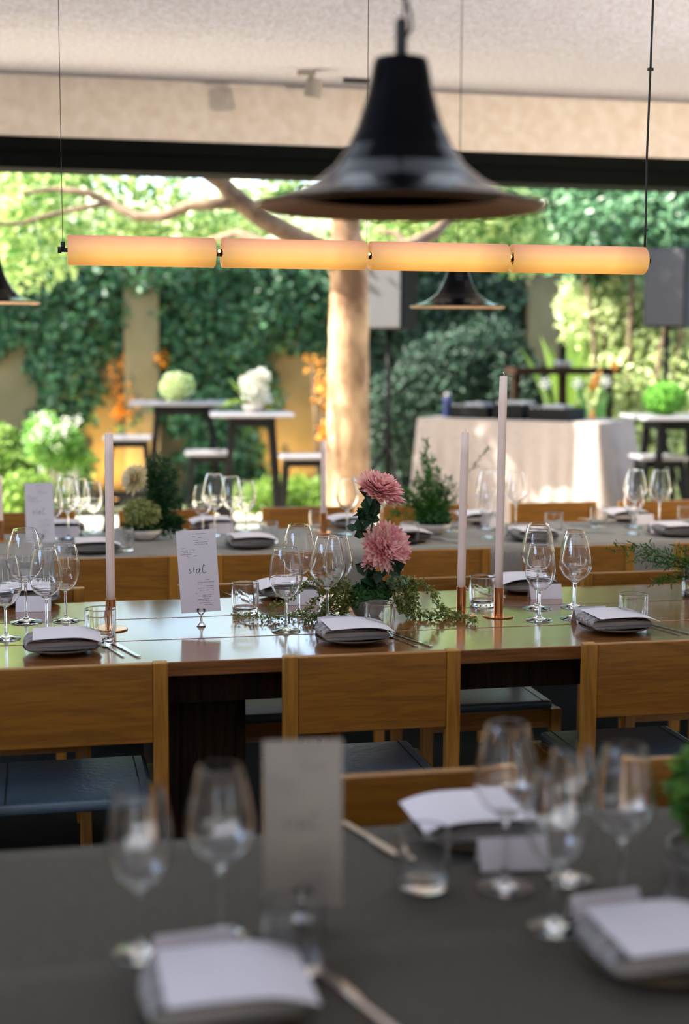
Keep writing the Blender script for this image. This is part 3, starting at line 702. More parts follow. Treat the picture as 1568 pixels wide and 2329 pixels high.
# ceiling spotlight with its track
p = atY(708, 185, 7.75)
t = thing('ceiling_spotlight', 'small off white spotlight under the ceiling near the cream lintel', 'spotlight', (p.x, 7.75, 3.02))
MB().box(-.075, .02, -.02, .02, -.022, -.001).build('track_adapter', M['spot'], t, bevel=.003)
MB().tube([(.0, 0, -.02), (.0, 0, -.05)], .008, 10).build('arm', M['spot'], t)
g = MB(); g.lathe([(0, .05), (.038, .05), (.045, .03), (.045, -.05), (.038, -.05), (.036, -.02), (0, -.015)], 28)
g.build('head', M['spot'], t, loc=(.012, -.01, -.085), rot=(math.radians(12), math.radians(8), 0))
sp2 = dup(t, (4.4, 4.6, 3.07), -.9, 'off white spotlight on a drop rod washing the cream lintel with warm light')
MB().tube([(-.05, 0, -.002), (-.05, 0, .51)], .01, 10).build('drop_rod', M['spot'], sp2)
ld = bpy.data.lights.new('wall_wash', 'SPOT'); ld.energy = 300; ld.color = (1, .86, .70); ld.spot_size = math.radians(115); ld.spot_blend = .7; ld.shadow_soft_size = .05
lo = bpy.data.objects.new('wall_wash', ld); C.objects.link(lo); lo.location = (4.36, 4.72, 2.93); lo.rotation_euler = (Vector((1.6, 8.2, 2.2))-Vector((4.36, 4.72, 2.93))).to_track_quat('-Z', 'Y').to_euler()
p = atY(812, 183, 7.9)
tag(MB().box(-.075, .075, -.02, .02, -.02, 0).build('track_end', M['cable'], loc=(p.x, 7.9, 3.019)), 'short dark track piece on the ceiling beside the big pendant', 'light track')

# ------------------------------------------------------------------ flowers
def dahlia_petals(R_, n, mt, name, parent, c, nrm, seed, thick=1.0, cup=.35):
    """spiral of pointed cupped petals over a dome"""
    rnd = random.Random(seed); g = MB(); nrm = Vector(nrm).normalized(); q = nrm.to_track_quat('Z', 'Y').to_matrix()
    for i in range(n):
        t = (i+.5)/n; th = i*2.39996; el_ = PI/2*(1-t**.75)*1.02-.18*t     # from pole to slightly below equator
        el_ += rnd.uniform(-.1, .1); L = R_*(.45+.6*t)*rnd.uniform(.9, 1.1); Wd = L*.15*rnd.uniform(.9, 1.15)
        d = Vector((math.cos(el_)*math.cos(th), math.cos(el_)*math.sin(th), math.sin(el_)*.75*thick)).normalized()
        s = Vector((-math.sin(th), math.cos(th), 0)); u = d.cross(s)*-1
        if u.z < 0: u = -u
        base = d*R_*.12
        V_ = []
        for k, (a, wd, lift) in enumerate(((0, .35, 0), (.35, .95, -.02), (.7, 1.0, .02), (1.0, .12, .12))):
            ctr = base+d*L*a+u*L*lift*(1 if t > .25 else -1.5)
            for m_, sgn in enumerate((-1, 0, 1)): V_.append(q @ (ctr+s*sgn*Wd*wd+u*(abs(sgn)*Wd*wd*cup)))
        fs = []
        for k in range(3):
            for m_ in range(2): a0 = k*3+m_; fs.append((a0, a0+1, a0+4, a0+3))
        g.add([Vector(c)+v for v in V_], fs, True)
    return g.build(name, mt, parent)
def stem_path(a, b, sag, n=8):
    a = Vector(a); b = Vector(b); return [a.lerp(b, i/n)+Vector((sag*math.sin(PI*i/n), 0, 0)) for i in range(n+1)]
def trail(path, n, rad, rng):
    """points clustered along a path"""
    path = [np.array(p) for p in path]; seg = len(path)-1; out = []
    for i in range(n):
        t = rng.uniform(0, seg); k = min(int(t), seg-1); f = t-k; out.append(path[k]*(1-f)+path[k+1]*f+rng.normal(size=3)*rad)
    return out
# --- middle table arrangement
base = at(838, 1405); t = thing('flower_arrangement', 'pink dahlias in a low grey bowl with moss and trailing greenery, middle table', 'flower arrangement', (base.x, base.y, .7506))
Yb = base.y
def rel(px, py, dy=0): v = atY(px, py, Yb+dy); return Vector((v.x-base.x, v.y-base.y, v.z-.7506))
MB().lathe([(0, 0), (.030, 0), (.042, .012), (.052, .035), (.055, .055), (.052, .055), (.048, .036), (.036, .014), (0, .010)], 40).build('bowl', M['grey_ceramic'], t)
MB().ball((0, 0, .055), .050, 20, 12, .8).build('moss_core', M['moss'], t)
leaves('moss', blob((0, 0, .062), (.062, .055, .042), 900, .7), .014, M['moss'], t, seed=2)
for k, (px, py, R_, nr, dy, n) in enumerate(((868, 1103, .074, (.28, -.45, .9), 0, 170), (884, 1243, .074, (.18, -.9, .35), -.02, 180))):
    c = rel(px, py, dy); nv = Vector(nr).normalized()
    o = dahlia_petals(R_, n, M['dahlia'], 'dahlia_bloom', t, c-nv*R_*.25, nr, 20+k)
    MB().tube(stem_path((.0, 0, .07), c-nv*.02, -.012), .0032, 8).build('stem', M['stem'], o)
    MB().ball(c-nv*R_*.2, R_*.2, 12, 8).build('calyx', M['leafdark'], o)
c = rel(838, 1283, -.01); o = dahlia_petals(.026, 40, M['dahlia'], 'dahlia_bud', t, c, (-.5, -.4, .7), 31, 1.3)
MB().tube(stem_path((-.01, 0, .07), c, -.004), .0025, 8).build('stem', M['stem'], o)
lp = [rel(*q) for q in ((832, 1130, .01), (848, 1140), (826, 1160), (838, 1175, .01), (820, 1210), (812, 1205), (850, 1180), (878, 1290), (862, 1300, -.02), (885, 1285, -.02), (845, 1300), (870, 1320), (850, 1150), (835, 1185), (842, 1330), (858, 1335, -.02))]
leaves('leaf_foliage', [tuple(v) for v in lp for _ in range(3)], .046, M['leafdark'], t, bias=(0, -1, .2), seed=5, asp=.8, fold=.1, var=.3)
c = rel(905, 1325, -.015)
leaves('lace_flower', blob(tuple(c), (.032, .022, .022), 700, .85), .007, M['laceflower'], t, seed=6, asp=.9)
rng = np.random.default_rng(3); pts = []
TB = .012
def tz(px, py): v = at(px, py); return Vector((v.x-base.x, v.y-base.y, TB))
pth = [
 [rel(800, 1350), rel(770, 1335), rel(735, 1345, -.03), rel(715, 1370, -.05), tz(690, 1405), tz(640, 1412), tz(585, 1414), tz(535, 1410)],
 [rel(805, 1350), rel(780, 1320), rel(745, 1322, -.02), rel(705, 1325, -.03), rel(670, 1345, -.05), rel(645, 1370, -.06), tz(608, 1395)],
 [rel(810, 1360), rel(780, 1360, -.03), rel(755, 1385, -.05), tz(725, 1412), tz(690, 1420)],
 [rel(815, 1365), rel(790, 1370, -.02), rel(775, 1395, -.03)],
 [rel(890, 1345), rel(925, 1320), rel(960, 1325, -.01), rel(985, 1350, -.03), rel(1000, 1378, -.04), tz(1015, 1402), tz(1055, 1412), tz(1085, 1422)],
 [rel(890, 1350), rel(915, 1325), rel(930, 1345, -.02), rel(925, 1370, -.03), tz(938, 1402)],
 [rel(920, 1322), rel(945, 1335, -.01), rel(940, 1360, -.03), rel(950, 1385, -.04)],
 [rel(900, 1355, -.03), rel(908, 1380, -.04), tz(935, 1408), tz(985, 1408), tz(1050, 1414)],
 [rel(795, 1345), rel(765, 1350, -.02), rel(745, 1375, -.03), tz(735, 1400)],
]
for q in pth: pts += trail(q, 520 if q is not pth[6] else 260, .0065, rng)
leaves('trailing_amaranth', pts, .0085, M['amaranth'], t, seed=7, asp=.8)
sg = MB()
for q in pth: sg.tube(q, .0012, 5)
sg.build('trailing_stem', M['amaranth'], t)
# --- rear left arrangement
base = at(327, 1228); Yb = base.y
t = thing('flower_arrangement', 'cream dahlia and green chrysanthemum arrangement in a low bowl, rear table left', 'flower arrangement', (base.x, base.y, .7506))
lowbowl = [(0, 0), (.035, 0), (.06, .012), (.076, .03), (.080, .045), (.077, .045), (.072, .03), (.055, .015), (0, .010)]
MB().lathe(lowbowl, 40).build('bowl', M['white_ceramic'], t)
leaves('moss', blob((0, 0, .055), (.085, .07, .05), 900, .4), .018, M['fern_dark'], t, seed=12)
c = rel(325, 1168, -.02); MB().ball(c, .05, 18, 12, .9).build('flower_core', M['mum'], t)
leaves('green_mum', blob(tuple(c), (.066, .06, .052), 1500, .9), .022, M['mum'], t, seed=13, asp=.25, fold=.3)
c = rel(307, 1090, -.03); o = dahlia_petals(.062, 120, M['cream'], 'cream_dahlia', t, c, (-.7, -.6, .35), 41, 1.1)
MB().tube(stem_path((.02, 0, .05), c+Vector((.02, .01, 0)), .02), .003, 8).build('stem', M['stem'], o)
def fern(name, root, tips, mt, parent, n, sz, seed, rad=.02):
    rng = np.random.default_rng(seed); P_ = []; D_ = []; sg = MB()
    for tp in tips:
        a = Vector(root)+Vector(rng.normal(size=3)*.01); b = Vector(tp); mid = a.lerp(b, .5)+Vector((0, 0, .12*(b-a).length))
        path = [a*(1-s)**2+mid*2*s*(1-s)+b*s*s for s in [i/10 for i in range(11)]]
        sg.tube(path, [.0018*(1-.6*i/10) for i in range(11)], 5)
        for k in range(n):
            s = rng.uniform(.12, 1); i = min(int(s*10), 9); v = path[i].lerp(path[i+1], s*10-i); sd_ = rng.normal(size=3); sd_ /= np.linalg.norm(sd_)
            tt = (path[min(i+1, 10)]-path[i]).normalized(); rr = rad*(1.25-s)*rng.uniform(0, 1)
            P_.append(np.array(v)+sd_*rr); D_.append(sd_+np.array(tt)*1.2)
    o = leaves(name, P_, sz, mt, parent, bias=(0, 0, .2), seed=seed, asp=.22, dirs=D_)
    sg.build('stem', M['stem'], o); return o
fern('fern', (.05, .02, .04), [rel(x, y, random.uniform(-.05, .1)) for x, y in ((360, 1035), (345, 1050), (380, 1045), (400, 1070), (395, 1110), (340, 1080), (370, 1060), (410, 1140), (415, 1185), (380, 1130), (350, 1120), (405, 1200))], M['fern_dark'], t, 260, .022, 14, .05)
# --- rear centre fern bowl
base = at(985, 1214); Yb = base.y
t = thing('flower_arrangement', 'upright green fern arrangement in a white bowl on the rear table', 'flower arrangement', (base.x, base.y, .7506))
MB().lathe(lowbowl, 40).build('bowl', M['white_ceramic'], t)
leaves('moss', blob((0, 0, .065), (.078, .07, .05), 1200, .4), .016, M['moss'], t, seed=15)
fern('fern', (0, 0, .05), [rel(x, y, random.uniform(-.05, .05)) for x, y in ((968, 998), (962, 1035), (975, 1050), (948, 1075), (1000, 1068), (940, 1095), (985, 1040), (970, 1090), (1012, 1105), (935, 1120), (1000, 1100), (955, 1110), (1020, 1140), (925, 1135), (985, 1120), (1005, 1150), (945, 1150))], M['fern'], t, 170, .017, 16, .034)
fern('fern_spray', (-.02, 0, .05), [rel(x, y, -.02) for x, y in ((920, 1110), (905, 1140), (890, 1165), (915, 1130), (880, 1180), (935, 1120))], M['fern'], t, 70, .02, 17, .03)
fern('wispy_sprig', (.03, 0, .05), [rel(x, y, 0) for x, y in ((1025, 1085), (1035, 1100), (1020, 1120), (1040, 1130), (1015, 1080), (1110, 1020))], M['fern_dark'], t, 60, .016, 18, .02)
# --- fern wisps at right of the middle table
base = at(1610, 1350); Yb = base.y
t = thing('flower_arrangement', 'airy fern wisps reaching in from the right edge over the middle table', 'flower arrangement', (base.x, base.y, .7506))
MB().lathe(lowbowl, 36).build('bowl', M['grey_ceramic'], t)
leaves('moss', blob((0, 0, .055), (.07, .07, .04), 500, .4), .016, M['moss'], t, seed=19)
fern('fern_wisp', (0, 0, .05), [rel(x, y, -.03) for x, y in ((1380, 1250), (1400, 1235), (1440, 1245), (1465, 1262), (1490, 1280), (1480, 1330), (1430, 1275), (1520, 1270), (1510, 1320), (1540, 1240))], M['fern'], t, 60, .018, 20, .03)
# --- moss ball arrangement at right of the foreground table
base = at(1640, 1990, T1Z); Yb = base.y
t = thing('flower_arrangement', 'blurred green moss ball flower at the right edge of the foreground table', 'flower arrangement', (base.x, base.y, T1Z+.0006))
MB().lathe(lowbowl, 36).build('bowl', M['grey_ceramic'], t)
c = Vector((0, 0, .13)); MB().ball(c, .06, 18, 12).build('flower_core', M['moss'], t)
leaves('green_petals', blob(tuple(c), (.072, .072, .08), 1500, .85), .02, M['shrub'], t, seed=22)

# ------------------------------------------------------------------ garden: furniture
def bar_table(p, z0, h, w, label, d=None):
    d = d or w; t = thing('bar_table', label, 'bar table', (p.x, p.y, z0), -.1, 'black bar tables')
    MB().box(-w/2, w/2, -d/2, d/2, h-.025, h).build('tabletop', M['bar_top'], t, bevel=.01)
    MB().box(-w*.28, w*.28, -d*.28, d*.28, h-.10, h-.026).build('apron', M['bar_black'], t)
    for sx in (-1, 1):
        for sy in (-1, 1):
            MB().bar((sx*w*.24, sy*d*.24, h-.05), (sx*w*.36, sy*d*.36, 0), .045, .045, (0, 1, 0)).build('leg', M['bar_black'], t)
    MB().box(-w*.33, w*.33, -.015, .015, .22, .25).build('crossbar', M['bar_black'], t)
    return t
B = at(572, 938, 1.07); A = at(418, 912, 1.15)
bar_table(B, 0, 1.07, .62, 'black bar table with a white orchid bowl, nearer of the left pair')
bar_table(Vector((atY(418, 912, 11.5).x, 11.5, 0)), .10, 1.03, .85, 'black bar table carrying the pale hydrangea, farther of the left pair', .56)
Rt = at(1490, 943, 1.07)+Vector((.10, -.14, 0))
bar_table(Rt, 0, 1.07, .66, 'black bar table with a green moss ball at right of booth')
st0 = None
def stool(p, z0, label):
    global st0
    if st0 is None:
        t = thing('bar_stool', label, 'bar stool', (p.x, p.y, z0), -.1, 'black bar stools')
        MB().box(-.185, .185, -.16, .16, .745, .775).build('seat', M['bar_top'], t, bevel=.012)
        for sx in (-1, 1):
            for sy in (-1, 1): MB().bar((sx*.13, sy*.11, .75), (sx*.19, sy*.16, 0), .036, .036, (0, 1, 0)).build('leg', M['bar_black'], t)
        MB().box(-.15, .15, -.14, -.12, .30, .33).box(-.15, .15, .12, .14, .30, .33).build('footrest', M['bar_black'], t)
        MB().box(-.145, .145, -.12, .12, .69, .745).build('apron', M['bar_black'], t)
        st0 = t
    else: dup(st0, (p.x, p.y, z0), -.1, label)
stool(at(477, 1025, .775), 0, 'black bar stool left of the orchid bar table, before its legs')
stool(at(692, 1033, .775), 0, 'black bar stool right of the orchid bar table, by the tree trunk')
stool(at(292, 991, .875), .10, 'black bar stool in shade left of the hydrangea bar table')
stool(at(1500, 1035, .775), 0, 'black bar stool under the right bar table')
# flowers on the bar tables
c = Vector((atY(403, 880, 11.5).x, 11.5, 1.1305))
t = thing('hydrangea', 'large pale green white hydrangea ball on the farther bar table', 'flower arrangement', c)
MB().ball((0, 0, .11), .10, 16, 12).build('flower_core', M['greenwhite'], t)
leaves('petals', blob((0, 0, .115), (.125, .12, .105), 1500, .85), .03, M['greenwhite'], t, seed=25, asp=.9)
c = Vector((atY(575, 930, B.y).x, B.y, 1.07))
t = thing('orchid_bowl', 'white bowl of pale orchids and leaves on the nearer bar table', 'flower arrangement', c)
MB().lathe([(0, 0), (.04, 0), (.07, .025), (.085, .06), (.08, .06), (.06, .03), (0, .015)], 32).build('bowl', M['white_ceramic'], t)
for k, (x, z, r) in enumerate(((.0, .16, .075), (-.02, .22, .05), (.06, .27, .045), (.05, .12, .06))):
    leaves('orchid_bloom', blob((x, 0, z), (r, r, r*.8), 160, .4), .05, M['whiteflower'], t, seed=30+k, asp=.9)
for k, tp in enumerate(((-.20, .25), (-.17, .19), (-.27, .04), (-.24, .02))):
    a = Vector((-.03, 0, .07)); b = Vector((tp[0], -.03, tp[1])); g = MB(); mid = a.lerp(b, .5)+Vector((0, 0, .04)); vs = []
    for i in range(7):
        s = i/6; p = a*(1-s)**2+mid*2*s*(1-s)+b*s*s; wd = .028*math.sin(PI*min(s*.85+.15, 1)); vs += [p+Vector((0, -wd, wd*.6)), p, p+Vector((0, wd, wd*.9))]
    g.add(vs, [(i*3+j, i*3+j+1, i*3+j+4, i*3+j+3) for i in range(6) for j in range(2)], True); g.build('long_leaf', M['lime'], t)
c = Vector((atY(1513, 905, Rt.y).x, Rt.y, 1.07))
t = thing('moss_ball', 'round bright green moss ball on the right bar table', 'flower arrangement', c)
MB().ball((0, 0, .12), .12, 18, 12).build('core', M['mossball'], t)
leaves('moss', blob((0, 0, .125), (.165, .15, .125), 2600, .8), .02, M['mossball'], t, seed=35)

# ------------------------------------------------------------------ garden: music booth
L0 = at(950, 950, 1.0); R1 = at(1362, 963, 1.0); dv = (R1-L0); dv.z = 0; Wb = dv.length; ang = math.atan2(dv.y, dv.x)
bt = thing('music_booth', 'folding table behind the linen drape carrying the music equipment', 'table', (L0.x, L0.y, 0), ang)
MB().box(.03, Wb-.03, .03, .72, .96, .995).build('tabletop', M['dark_wood'], bt)
for x in (.08, Wb-.08):
    for y in (.08, .66): MB().box(x-.02, x+.02, y-.02, y+.02, 0, .96).build('leg', M['bar_black'], bt)
g = MB(); Dp = .75; per = []
N1 = 60
for i in range(N1+1): per.append((Wb*i/N1, 0, 0, -1))
for i in range(1, 31): per.append((Wb, Dp*i/30, 1, 0))
for i in range(1, N1+1): per.append((Wb-Wb*i/N1, Dp, 0, 1))
for i in range(1, 30): per.append((0, Dp-Dp*i/30, -1, 0))
vs = []; n = len(per); K = 8
for j in range(K+1):
    t_ = j/K
    for i, (x, y, nx_, ny_) in enumerate(per):
        s = i*.05; wv = (.5+.5*math.sin(s*9))*.035+.02*math.sin(s*23)+.03
        ex = 1+0*x; off = t_*wv+(.05*t_ if (x < .02 or x > Wb-.02) else 0)
        cx_ = (-1 if x < .02 else 1 if x > Wb-.02 else 0)*t_*.05
        vs.append((x+nx_*off+cx_, y+ny_*off, 1.0-t_*.98))
fs = [(j*n+i, j*n+(i+1) % n, (j+1)*n+(i+1) % n, (j+1)*n+i) for j in range(K) for i in range(n)]
g.add(vs, fs, True); g.add([(x, y, 1.0005) for x, y, _, _ in per], [tuple(range(n))])
o = g.build('booth_drape', M['cloth_dj'], None, (L0.x, L0.y, 0), (0, 0, ang)); tag(o, 'light linen drape over the music booth, dappled with sun', 'tablecloth')
def onb(px, y_, z=1.0): # local spot on the booth
    r = F+RR*((px-CX)/FPX); base_ = CAM.copy(); A_ = Vector((math.cos(ang), math.sin(ang), 0)); N_ = Vector((-math.sin(ang), math.cos(ang), 0))
    o_ = Vector((L0.x, L0.y, 0))+N_*y_
    # intersect the horizontal ray with the line o_ + A_*s
    det = r.x*(-A_.y)-(-A_.x)*r.y; s = (r.x*(o_.y)-r.y*(o_.x))/(r.y*A_.x-r.x*A_.y) if abs(det) > 1e-6 else 0
    q = o_+A_*s; return Vector((q.x, q.y, z))
for px, wlab, dark in ((1085, 'left', 0), (1262, 'right', 1)):
    q = onb(px, .3, 1.001); t = thing('turntable', 'black media player on the draped booth, '+wlab+' of the mixer', 'media player', q, ang, 'players on the booth')
    MB().box(-.17, .17, -.18, .18, 0, .095).build('body', M['speaker'], t, bevel=.006)
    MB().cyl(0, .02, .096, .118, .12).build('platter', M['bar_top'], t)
    MB().cyl(0, .02, .1185, .126, .03, 16).build('spindle_cap', M['screen'], t)
    g = MB()
    for k in range(6): g.cyl(-.14+.05*k, -.15, .095, .112, .013, 12)
    g.build('knob_row', M['screen'], t)
q = onb(1172, .3, 1.001); t = thing('mixer', 'black mixer with silver knobs between the two players', 'mixer', q, ang)
MB().box(-.13, .13, -.17, .17, 0, .12).build('body', M['speaker'], t, bevel=.006)
g = MB(); rnd = random.Random(3)
for a in range(5):
    for b in range(5): g.cyl(-.1+a*.05, -.13+b*.055, .12, .142, .011, 10)
g.build('knob', M['screen'], t)
q = onb(1015, .25, 1.001); t = thing('water_bottle', 'dark blue bottle at the left end of the booth', 'bottle', q)
MB().lathe([(0, 0), (.038, 0), (.038, .14), (.030, .165), (.022, .175), (0, .175)], 24).build('body', M['blue'], t)
MB().lathe([(0, .175), (.026, .175), (.026, .20), (0, .202)], 20).build('cap', M['screen'], t)
# rear shelf with ornaments
s0 = atY(1160, 838, 11.95); s1 = atY(1400, 838, 11.95)
t = thing('plant_shelf', 'long dark rear shelf on posts behind the music booth', 'shelf', ((s0.x+s1.x)/2, 11.95, 0)); hw = (s1.x-s0.x)/2
MB().box(-hw, hw, -.15, .15, s0.z-.05, s0.z+.01).build('board', M['dark_wood'], t, bevel=.004)
for s in (-1, 0, 1): MB().box(s*(hw-.06)-.03, s*(hw-.06)+.03, -.03, .03, 0, s0.z-.05).build('post', M['dark_wood'], t)
q = atY(1280, 815, 11.95); tag(MB().box(-.07, .07, -.05, .05, 0, .06).build('small_box', M['screen'], loc=(q.x, 11.95, s0.z+.011), bevel=.01), 'small grey box lying on the dark rear shelf', 'box')
for px, py, wh in ((1240, 872, 'left'), (1314, 872, 'middle'), (1378, 868, 'right, partly behind orange flower')):
    q = atY(px, py, 11.7); g = MB()
    for k in range(6):
        a = k*PI/3+.2; d = Vector((math.cos(a), 0, math.sin(a))); s = Vector((-math.sin(a), 0, math.cos(a)))
        g.add([d*.012, d*.035+s*.016+Vector((0, -.01, 0)), d*.062+Vector((0, -.004, 0)), d*.035-s*.016+Vector((0, -.01, 0))], [(0, 1, 2, 3)])
    g.ball((0, -.006, 0), .012, 10, 8)
    o = thing('white_flower', 'white six petalled flower below the rear shelf, '+wh, 'flower', (q.x, 11.7, 0), 0, 'white flowers below the shelf')
    g.build('bloom', M['whiteflower'], o, (0, 0, q.z)); MB().tube([(0, .01, 0), (.02, .02, q.z*.5), (0, .005, q.z-.01)], .005, 6).build('stem', M['stem'], o)
# speakers on stands
def speaker(px0, px1, pt, pb, d, label, rz):
    c = onray((px0+px1)/2, (pt+pb)/2, d); h = (pb-pt)/FPX*d; w_ = .34
    s_ = thing('speaker_stand', 'black tripod stand under the '+label, 'speaker stand', (c.x, c.y, 0), .3, 'speaker stands')
    MB().tube([(0, 0, .25), (0, 0, c.z-h/2)], .022, 12).build('pole', M['speaker'], s_)
    MB().cyl(0, 0, .80, .88, .035, 16).build('collar', M['speaker'], s_)
    for k in range(3):
        a = k*2*PI/3+.5; MB().tube([(0, 0, .84), (.42*math.cos(a), .42*math.sin(a), .012)], .014, 8).build('leg', M['speaker'] if k else M['spot'], s_)  # first leg takes the pale material to stand for sunlight on it
    t = thing('loudspeaker', label, 'loudspeaker', (c.x, c.y, c.z-h/2+.001), rz, 'loudspeakers in the garden')
    MB().box(-w_/2, w_/2, -.14, .17, 0, h).build('cabinet', M['speaker'], t, bevel=.015)
    MB().box(-w_/2+.012, w_/2-.012, -.155, -.141, .012, h-.012).build('grille', M['grille'], t, bevel=.006)
speaker(836, 935, 600, 750, 10.9, 'black loudspeaker with grey front beside the tree trunk', -.65)
speaker(1462, 1580, 566, 745, 11.7, 'black loudspeaker with dappled grey front at the right edge', -.65)

# ------------------------------------------------------------------ garden: planting
def tree():
    d0 = 10.0; bp_ = onray(792, 1100, d0); Yt = bp_.y
    t = thing('garden_tree', 'mottled tree trunk with spreading leafy crown behind the middle tables', 'tree', (bp_.x, Yt, 0))
    def q(px, py, dy=0): v = atY(px, py, Yt+dy); return Vector((v.x-bp_.x, v.y-Yt, v.z))
    pts = [Vector((0.0, 0, 0)), q(791, 1130), q(793, 1000), q(793, 850), q(795, 700), q(794, 600), q(788, 520), q(786, 440), q(790, 330), q(800, 150), q(800, -100)]
    g = MB()
    def fine(ps, rs, n=6):
        P_ = []; R_ = []
        for i in range(len(ps)-1):
            for k in range(n): f = k/n; P_.append(ps[i].lerp(ps[i+1], f)); R_.append(rs[i]*(1-f)+rs[i+1]*f)
        return P_+[ps[-1]], R_+[rs[-1]]
    P_, R_ = fine(pts, [.18, .155, .148, .14, .135, .13, .10, .09, .08, .06, .03]); R_ = [r*(1+.04*mnoise.noise(Vector((0, 0, i*.7)))) for i, r in enumerate(R_)]
    g.tube(P_, R_, 20); g.build('trunk', M['bark'], t)
    br = [([q(790, 600), q(740, 575, -.05), q(690, 548, -.1), (q(600, 500, -.2)), q(530, 445, -.3), q(505, 415, -.3), q(460, 385, -.4), q(380, 300, -.5)], [.11, .085, .072, .068, .062, .056, .05, .03]),
          ([q(545, 460, -.28), q(500, 462, -.3), q(430, 468, -.2), q(375, 492, -.1), q(310, 492, 0), q(250, 462, .1), q(200, 438, .1), q(130, 430, .2), q(40, 440, .2)], [.05, .042, .036, .036, .032, .028, .024, .018, .01]),
          ([q(250, 462, .1), q(190, 472, .1), q(110, 490, .1), q(50, 508, .1), q(-20, 510, .1)], [.02, .018, .016, .014, .012]),
          ([q(690, 560, -.1), q(620, 560, .2), q(540, 530, .4), q(480, 545, .6)], [.05, .04, .03, .02]),
          ([q(792, 590), q(850, 580, .1), q(930, 560, .2), q(990, 530, .3), q(1020, 495, .4), q(1060, 440, .5), q(1150, 300, .6)], [.08, .06, .05, .045, .04, .035, .02]),
          ([q(930, 560, .2), q(900, 530, .3), q(850, 525, .4)], [.025, .02, .012])]
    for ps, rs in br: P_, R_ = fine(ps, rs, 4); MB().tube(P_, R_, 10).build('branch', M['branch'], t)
    C_ = []
    for (px, py, dy, rx, rz_, n) in ((30, 420, 1.6, .6, .35, 800), (150, 400, 1.5, .6, .2, 500), (60, 560, 1.8, .5, .35, 800), (-100, 480, 1.7, .7, .6, 600), (250, 520, 1.6, .5, .18, 520), (350, 440, 1.5, .4, .12, 260), (410, 520, 1.6, .5, .15, 380), (540, 520, 1.6, .35, .15, 300), (640, 440, 1.4, .3, .12, 200),
                                    (860, 520, 1.2, .4, .16, 300), (1000, 520, 1.2, .5, .2, 600), (1120, 470, 1.2, .4, .2, 600), (1180, 560, 1.3, .35, .25, 450), (960, 420, 1.2, .5, .25, 300),
                                    (100, 250, 1.9, 1.0, .35, 500), (400, 230, 1.8, .9, .35, 250), (750, 150, 1.8, .9, .4, 300), (1050, 230, 1.5, .9, .35, 700), (700, 60, 1.2, .8, .3, 1100), (880, 120, 1.5, .6, .3, 800), (620, 150, 1.9, .7, .3, 800), (1000, 330, 1.4, .7, .25, 700)):
        c = q(px, py, dy); C_.append(blob(tuple(c), (rx, rx*.9, rz_), n, .1))
    for (x, y, z, n) in ((1.2, 11.35, 3.45, 420), (1.9, 11.35, 3.35, 480), (2.7, 11.3, 3.35, 450), (3.6, 10.9, 3.45, 500), (.5, 11.45, 3.6, 320), (2.3, 11.0, 3.7, 350), (-.3, 11.45, 3.5, 380), (.5, 11.35, 3.2, 250), (1.4, 11.2, 3.7, 300)):  # unseen crown clumps added to throw dappled shade on the booth
        C_.append(blob((x-bp_.x, y-Yt, z), (.62, .5, .28), n, .1))
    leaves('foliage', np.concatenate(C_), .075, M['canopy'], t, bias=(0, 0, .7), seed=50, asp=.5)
tree()
def ivy_points(x0, x1, z0, z1, n, depth, thr, seed, sc_=1.1, y=WY):
    rng = np.random.default_rng(seed); out = []
    while len(out) < n:
        x = rng.uniform(x0, x1); z = rng.uniform(z0, z1); v = mnoise.noise(Vector((x*sc_, z*sc_, seed)))+.5*mnoise.noise(Vector((x*sc_*3, z*sc_*3, seed+9)))
        if v > thr(x, z): out.append((x, y-.03-abs(rng.normal())*depth*(.4+max(v, 0)), z))
    return np.array(out)
xa = atY(295, 700, WY).x; xb = atY(343, 700, WY).x; xc = atY(1180, 700, WY).x; xd = atY(1275, 700, WY).x
xt0 = atY(600, 700, WY).x; xt1 = atY(760, 700, WY).x
def thr(x, z):
    t_ = -.5
    if xa < x < xb and z < 2.9: t_ = .35
    if xc < x < xd and 1.0 < z < 2.9: t_ = .6
    if xt0 < x < xt1 and z < 1.5: t_ = .0+(1.5-z)*.3
    if z < .9: t_ = max(t_, -.1)
    if x < xa and z < 1.6: t_ = max(t_, -.15)
    if atY(185, 700, WY).x < x < atY(420, 700, WY).x and z < 1.0: t_ = .0+(1.0-z)*.5
    return t_
iv = ivy_points(-2.2, 9.5, .0, 2.55, 42000, .20, thr, 3)
xm = atY(795, 700, WY).x
def mk_ivy(sel, label, mt, seed):
    o = leaves('climbing_ivy', iv[sel], .066, M[mt], None, bias=(0, -1, .3), seed=seed, asp=.75)
    tag(o, label, 'ivy', None, 'stuff')
xp = (xa+xb)/2
mk_ivy(iv[:, 0] < xp, 'dense green ivy covering the garden wall left of the pale pilaster', 'ivy', 60)
mk_ivy((iv[:, 0] >= xp) & (iv[:, 0] < xm), 'dense ivy on the wall between the pilaster and the tree trunk', 'ivy', 61)
mk_ivy(iv[:, 0] >= xm, 'darker ivy on the garden wall right of the tree trunk', 'ivy2', 62)
